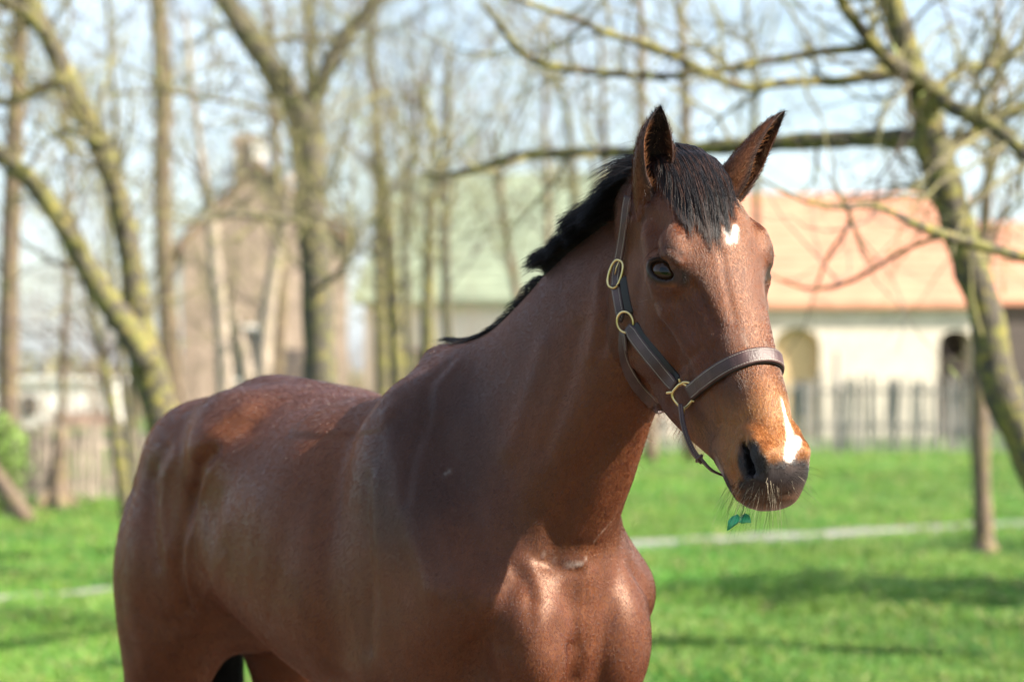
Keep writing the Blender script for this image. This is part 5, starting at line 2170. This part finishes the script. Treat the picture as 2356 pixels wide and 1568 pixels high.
def resample(P, N, step=.005):
    P, N = np.asarray(P), np.asarray(N)
    n = max(8, int(np.linalg.norm(np.diff(P, axis=0), axis=1).sum() / step))
    Q = spline(P, 12 * len(P))
    M = spline(N, 12 * len(P))
    d = np.r_[0, np.cumsum(np.linalg.norm(np.diff(Q, axis=0), axis=1))]
    x = np.linspace(0, d[-1], n)
    Q = np.stack([np.interp(x, d, Q[:, i]) for i in range(3)], 1)
    M = np.stack([np.interp(x, d, M[:, i]) for i in range(3)], 1)
    for _ in range(2):
        M[1:-1] = (M[:-2] + M[1:-1] + M[2:]) / 3
    M /= np.linalg.norm(M, axis=1)[:, None]
    return Q, M


def strap(name, P, N, width, thick, mat, parent, lift=.001, stitch=0, edge=.003, taper0=1.0, taper1=1.0, push=True, resam=True):
    """leather strip along P with surface normals N; returns the mesh object"""
    if resam:
        P, N = resample(P, N)
    n = len(P)
    if push:
        P = surf_off(P, .0005)
    T = np.gradient(P, axis=0)
    T /= np.linalg.norm(T, axis=1)[:, None]
    S_ = np.cross(N, T)
    S_ /= np.linalg.norm(S_, axis=1)[:, None]
    Nn = np.cross(T, S_)
    wv = np.ones(n) * width
    k = max(2, int(.018 / max(1e-6, np.linalg.norm(P[1] - P[0]))))
    for i in range(min(k, n)):
        wv[i] *= taper0 + (1 - taper0) * i / k
        wv[n - 1 - i] *= taper1 + (1 - taper1) * i / k
    # cross-section: slightly domed with rounded edges
    sec = [(-.5, .15), (-.5, .7), (-.46, .95), (-.38, 1.0), (-.2, 1.06), (0, 1.08), (.2, 1.06), (.38, 1.0), (.46, .95), (.5, .7), (.5, .15), (.44, 0), (0, 0), (-.44, 0)]
    vs, fs = [], []
    m = len(sec)
    for i in range(n):
        for sx, sz in sec:
            q = P[i] + S_[i] * sx * wv[i] + Nn[i] * (lift + thick * sz)
            vs.append(q)
    vs = np.array(vs)
    if push:
        bot = np.array([j for i in range(n) for j in (i * m, i * m + 10, i * m + 11, i * m + 12, i * m + 13)])
    for i in range(n - 1):
        for j in range(m):
            j2 = (j + 1) % m
            fs.append((i * m + j, i * m + j2, (i + 1) * m + j2, (i + 1) * m + j))
    mb = MB()
    mb.v = [tuple(v - HC) for v in vs]
    mb.f = [tuple(f) for f in fs] + [tuple(range(m))[::-1], tuple((n - 1) * m + j for j in range(m))]
    o = mb.build(name, mat, parent, True)
    if stitch:
        sb = MB()
        d = np.r_[0, np.cumsum(np.linalg.norm(np.diff(P, axis=0), axis=1))]
        x = .006
        while x < d[-1] - .006:
            c = np.array([np.interp(x, d, P[:, a]) for a in range(3)])
            t = np.array([np.interp(x, d, T[:, a]) for a in range(3)])
            s_ = np.array([np.interp(x, d, S_[:, a]) for a in range(3)])
            nn = np.array([np.interp(x, d, Nn[:, a]) for a in range(3)])
            wl = np.interp(x, d, wv)
            for sg in ((-1, 1) if stitch == 2 else (stitch if stitch in (-1, 1) else 1,)):
                q = c + s_ * sg * (wl * .5 - edge) + nn * (lift + thick * 1.03) - HC
                sb.box(q, (.0030, .00075, .0007), np.stack([t, s_, nn], 1))
            x += .0042
        so = sb.build('stitching', THREAD, o)
        so['kind'] = 'stuff'
    return o


def on_face(pix, off=0.0):
    P, N = [], []
    for p in pix:
        a, b = hit(*p, off)
        P.append(a)
        N.append(b)
    return np.array(P), np.array(N)


def mirror(P, N):
    P = w2h(P) * [1, -1, 1]
    N = (N @ HM) * [1, -1, 1]
    return hw(P), N @ HM.T


def smoothN(N, k=3):
    N = np.array(N)
    for _ in range(k):
        N[1:-1] = (N[:-2] + N[1:-1] + N[2:]) / 3
    return N / np.linalg.norm(N, axis=1)[:, None]


def ring_mesh(name, c, ax, ay, rx, ry, r, mat, parent, power=2.0, seg=40, flat=1.0):
    """closed rounded loop in the plane of ax, ay"""
    mb = MB()
    az = np.cross(ax, ay)
    m = 10
    for i in range(seg):
        a = 2 * math.pi * i / seg
        ca, sa = math.cos(a), math.sin(a)
        x = math.copysign(abs(ca) ** (2 / power), ca) * rx
        y = math.copysign(abs(sa) ** (2 / power), sa) * ry
        p = np.array(c) + ax * x + ay * y
        o = ax * x / rx + ay * y / ry
        o /= np.linalg.norm(o)
        for j in range(m):
            b = 2 * math.pi * j / m
            mb.v.append(tuple(p + o * r * math.cos(b) + az * r * flat * math.sin(b) - HC))
    for i in range(seg):
        i2 = (i + 1) % seg
        for j in range(m):
            j2 = (j + 1) % m
            mb.f.append((i * m + j, i * m + j2, i2 * m + j2, i2 * m + j))
    return mb.build(name, mat, parent, True)


def local_axes(c0, c1, n):
    """frame on the cheek: ay along c0->c1, ax across"""
    ay = c1 - c0
    ay = ay - n * (ay @ n)
    ay /= np.linalg.norm(ay)
    return np.cross(ay, n), ay


def side(mir):
    def F(pix, off=0.0):
        P, N = on_face(pix, off)
        N = smoothN(N, 3) if len(N) > 2 else np.array(N)
        V = np.array([0, 0, CAM_H]) - P
        N = N + .75 * V / np.linalg.norm(V, axis=1)[:, None]
        N = N / np.linalg.norm(N, axis=1)[:, None]
        return mirror(P, N) if mir else (P, N)
    sfx = 1
    # upper cheek strap from the poll down to the buckle
    P, N = F([(1456, 452), (1451, 480), (1447, 515), (1442, 550), (1436, 585), (1431, 610), (1427, 640), (1428, 662)], .004)
    strap('cheek_strap', P, N, .0185, .0035, LEATHER, halter, stitch=2, edge=.003, lift=.006)
    P, N = F([(1424, 650), (1427, 675), (1431, 700), (1435, 722), (1436, 741)], .003)
    strap('strap_end', P, N, .0215, .0040, LEATHER, halter, stitch=2, edge=.0035, lift=.004, taper1=.25)
    P, N = F([(1437, 640), (1442, 675), (1448, 705), (1452, 722)], .001)
    strap('padding', P, N, .017, .0035, PADDING, halter, lift=.001)
    # oval brass buckle
    c0, n0 = [a[0] for a in F([(1430, 632)], .010)]
    c1, _ = [a[0] for a in F([(1437, 600)], .010)]
    ax, ay = local_axes(c0, c1, n0)
    bk = ring_mesh('buckle', c0 + n0 * .003, ax, ay, .0150, .0265, .0027, BRASS, halter, 2.5)
    mb = MB()
    mb.tube([c0 + ay * .026 + n0 * .004 - HC, c0 + ay * .012 + n0 * .006 - HC, c0 - ay * .002 + n0 * .0045 - HC], [.0013, .0013, .001], 8)
    mb.build('prong', BRASS, bk, True)
    # ring
    c2, n2 = [a[0] for a in F([(1447, 740)], .005)]
    c3, _ = [a[0] for a in F([(1440, 712)], .005)]
    ax, ay = local_axes(c2, c3, n2)
    ring_mesh('ring', c2 + n2 * .004, ax, ay, .0180, .0195, .0025, BRASS, halter, 2.0)
    # wide lower cheek strap to the square fitting, on a black pad
    P, N = F([(1452, 752), (1470, 779), (1492, 808), (1515, 836), (1538, 864), (1560, 889)], .002)
    P2, N2 = F([(1461, 752), (1480, 779), (1502, 808), (1525, 836), (1548, 864), (1562, 880)], .001)
    strap('padding', P2, N2, .0270, .0040, PADDING, halter, lift=.0005)
    strap('cheek_strap', P, N, .0265, .0045, LEATHER, halter, stitch=2, edge=.0038, lift=.0042, taper0=.7, taper1=.85)
    # square fitting: loop with four arms
    c4, n4 = [a[0] for a in F([(1580, 908)], .007)]
    c5, _ = [a[0] for a in F([(1600, 880)], .007)]
    ax, ay = local_axes(c4, c5, n4)
    fit_ = ring_mesh('square_fitting', c4 + n4 * .002, ax, ay, .0195, .0195, .0029, BRASS, halter, 3.2)
    arm = MB()
    e = c4 + n4 * .003 - HC
    for q in ([(-.017, .010), (-.016, .019), (-.009, .027), (-.004, .030)], [(.004, .020), (.012, .024), (.018, .026)],
              [(-.019, -.012), (-.024, -.018), (-.026, -.022)], [(.017, -.012), (.021, -.019), (.024, -.024)],
              [(-.021, .014), (-.026, .018)], [(.019, .012), (.024, .010)]):
        pts = spline([e + ax * x + ay * y + n4 * .0006 * i for i, (x, y) in enumerate(q)], 7)
        arm.tube(pts, [.0026] * 6 + [.0018], 8)
    arm.build('arm', BRASS, fit_, True)
    return c2, n2, c4, n4


c2, n2, c4, n4 = side(False)
side(True)
# noseband over the nose, from fitting to fitting
P, N = on_face([(1592, 903), (1612, 886), (1640, 864), (1672, 844), (1705, 829), (1733, 821)], .002)
N = smoothN(N, 3)
Pm, Nm = mirror(P, N)
PP = np.concatenate([P, Pm[::-1]])
NN = np.concatenate([N, Nm[::-1]])
NN = smoothN(NN, 2)
strap('padding', PP, NN, .0300, .0045, PADDING, halter, lift=.0005)
strap('noseband', PP, NN, .0275, .0045, LEATHER, halter, stitch=2, edge=.0035, lift=.0045)
# throat strap: from the rings round the back of the jaw
P, N = on_face([(1438, 762), (1436, 785), (1438, 812), (1445, 842), (1457, 872), (1473, 898), (1492, 920)], .001)
N = smoothN(N, 3)
Pm, Nm = mirror(P, N)
mid = hw((w2h(P[-1]) + [.012, 0, -.012]) * [1, 0, 1])
PP = np.concatenate([P, [mid], Pm[::-1]])
NN = np.concatenate([N, [-HM[:, 2]], Nm[::-1]])
strap('throat_strap', PP, NN, .0215, .0040, LEATHER, halter, lift=.0015, stitch=1, edge=.003)
P, N = on_face([(1443, 762), (1446, 785), (1449, 808)], .002)
strap('strap_end', P, smoothN(N), .015, .0035, LEATHER, halter, lift=.004, stitch=1, edge=.003, taper1=.5)
# chin strap: hangs below the jaw in a loop from fitting to fitting
g0 = w2h(c4)
loop = [g0 + [.018, .004, -.018], g0 + [.045, .002, -.034], [g0[0] + .083, g0[1] - .012, g0[2] - .055], [g0[0] + .104, g0[1] - .034, g0[2] - .072]]
loop = [np.array(q) for q in loop]
tg_px = [(1571, 934), (1577, 975), (1588, 1010), (1602, 1039), (1620, 1060), (1648, 1084)]
dep = np.linspace(c4[1] - .004, hit(1655, 1075)[0][1] + .012, len(tg_px)) + np.array([0, -.006, -.006, -.002, .004, .012])
P = np.array([at(x, y, d) for (x, y), d in zip(tg_px, dep)])
Pm, _ = mirror(P, P)
hc_ = w2h(P)
mid = hw((hc_[-1] + [.012, 0, -.006]) * [1, 0, 1])
PP = np.concatenate([P, [mid], Pm[::-1]])
cen_ = hw((hc_.mean(0) + [0, 0, .045]) * [1, 0, 1])
NN = PP - cen_
NN = NN - 0
NN /= np.linalg.norm(NN, axis=1)[:, None]
NN = smoothN(NN, 1)
strap('chin_strap', PP, NN, .0215, .0042, LEATHER, halter, lift=0, stitch=1, edge=.003, push=False)
PQ = PP + NN * .0045
strap('strap_end', PQ[:5], NN[:5], .0175, .0040, LEATHER, halter, lift=0, push=False, stitch=1, edge=.003, taper1=.6)
kq = spline(P, 40)
kc, kt = kq[28], kq[29] - kq[27]
kt /= np.linalg.norm(kt)
kn = NN[3] - kt * (NN[3] @ kt)
kn /= np.linalg.norm(kn)
ring_mesh('keeper', kc + kn * .003, np.cross(kt, kn), kn, .0115, .0065, .0022, LEATHER, halter, 4.0)
# crown strap behind the ears joins the two cheek straps
P, N = on_face([(1456, 456), (1458, 436)], .002)
a = w2h(P[-1])
arc = [P[0], P[-1]] + [hw([a[0] - .030 * math.sin(math.pi * q), a[1] * math.cos(math.pi * q), a[2] + .075 * math.sin(math.pi * q)]) for q in (.2, .4, .5, .6, .8)] 
arc = np.array(arc)
Pm, _ = mirror(arc[:2], arc[:2])
arc = np.concatenate([arc, Pm[::-1]])
cb = (arc - B0) @ BM
gg = grad(cb)
NN = gg / (np.linalg.norm(gg, axis=1)[:, None] + 1e-9) @ BM.T
strap('crown_strap', arc, smoothN(NN, 2), .0155, .0035, LEATHER, halter, lift=.002)
# ================================================================== TAIL AND LEAF
def tail():
    rng = np.random.default_rng(91)
    n, K = 4200, 10
    P = np.zeros((n, K, 3))
    a, q = rng.uniform(0, 2 * math.pi, n), rng.random(n) ** .5
    f0, r0, u0 = -1.640 - .012 * rng.random(n), .030 * q * np.cos(a), 1.40 - .16 * rng.random(n)
    ln = rng.uniform(.75, 1.15, n)
    for k in range(K):
        s = k / (K - 1)
        spread = 1 + 2.6 * math.sin(math.pi * min(1, s * .8)) 
        P[:, k] = np.stack([f0 - .055 * math.sin(min(1, s * 5) * math.pi / 2) + .05 * s + .02 * np.sin(a) * q * spread * .8, r0 * spread - .045 * math.sin(min(1, s * 3) * math.pi / 2) + .008 * np.sin(7 * s + a * 3), u0 - ln * s], 1)
    o = make_hair('tail', bw(P.reshape(-1, 3)).reshape(n, K, 3), .0008, .0003, MANEHAIR, horse, hair_cols(n, rng, .02), B0)
    o['kind'] = 'stuff'


tail()


def hanging_leaf():
    """leaf shape added in place of an unexplained green patch under the chin"""
    top = hit(1712, 1160)[0] + np.array([0, .004, -.003])
    base = at(1703, 1186, top[1])
    root = empty('leaf', tuple(base))
    tag(root, 'green leaf shape with an added stalk, in place of a green patch below the horse lips', 'leaf')
    mb = MB()
    mb.tube(spline([top - base, (top - base) * .5 + np.array([.002, .001, 0]), np.zeros(3)], 8), [.0009] * 8, 6)
    mb.build('stalk', LEAFSTALK, root, True)
    k = 1 / FPX * top[1]
    outline = [(-30, -34), (-28, -12), (-20, -2), (-12, 2), (-6, 4), (0, -3), (6, 3), (14, 5), (21, 2), (24, -6), (25, -16), (15, -16), (6, -18), (-6, -14), (-16, -22), (-24, -32)]
    vs = [(0, 0, -.010)]
    for x, z in outline:
        vs.append((x * k, .004 * math.sin(x * .13) + .003 * math.cos(z * .2), z * k))
    n = len(outline)
    mb = MB()
    th = .0005
    mb.v = [tuple(v) for v in vs] + [(v[0], v[1] + th, v[2]) for v in vs]
    m = n + 1
    for i in range(n):
        a, b = 1 + i, 1 + (i + 1) % n
        mb.f += [(0, b, a), (m, m + a, m + b), (a, b, m + b, m + a)]
    mb.build('blade', LEAFDARK, root, True)


LEAFDARK = simple_mat('leaf_green', (.04, .34, .15), .5, noise=.3, nscale=60)
LEAFSTALK = simple_mat('leaf_stalk', (.08, .16, .04), .6)
hanging_leaf()
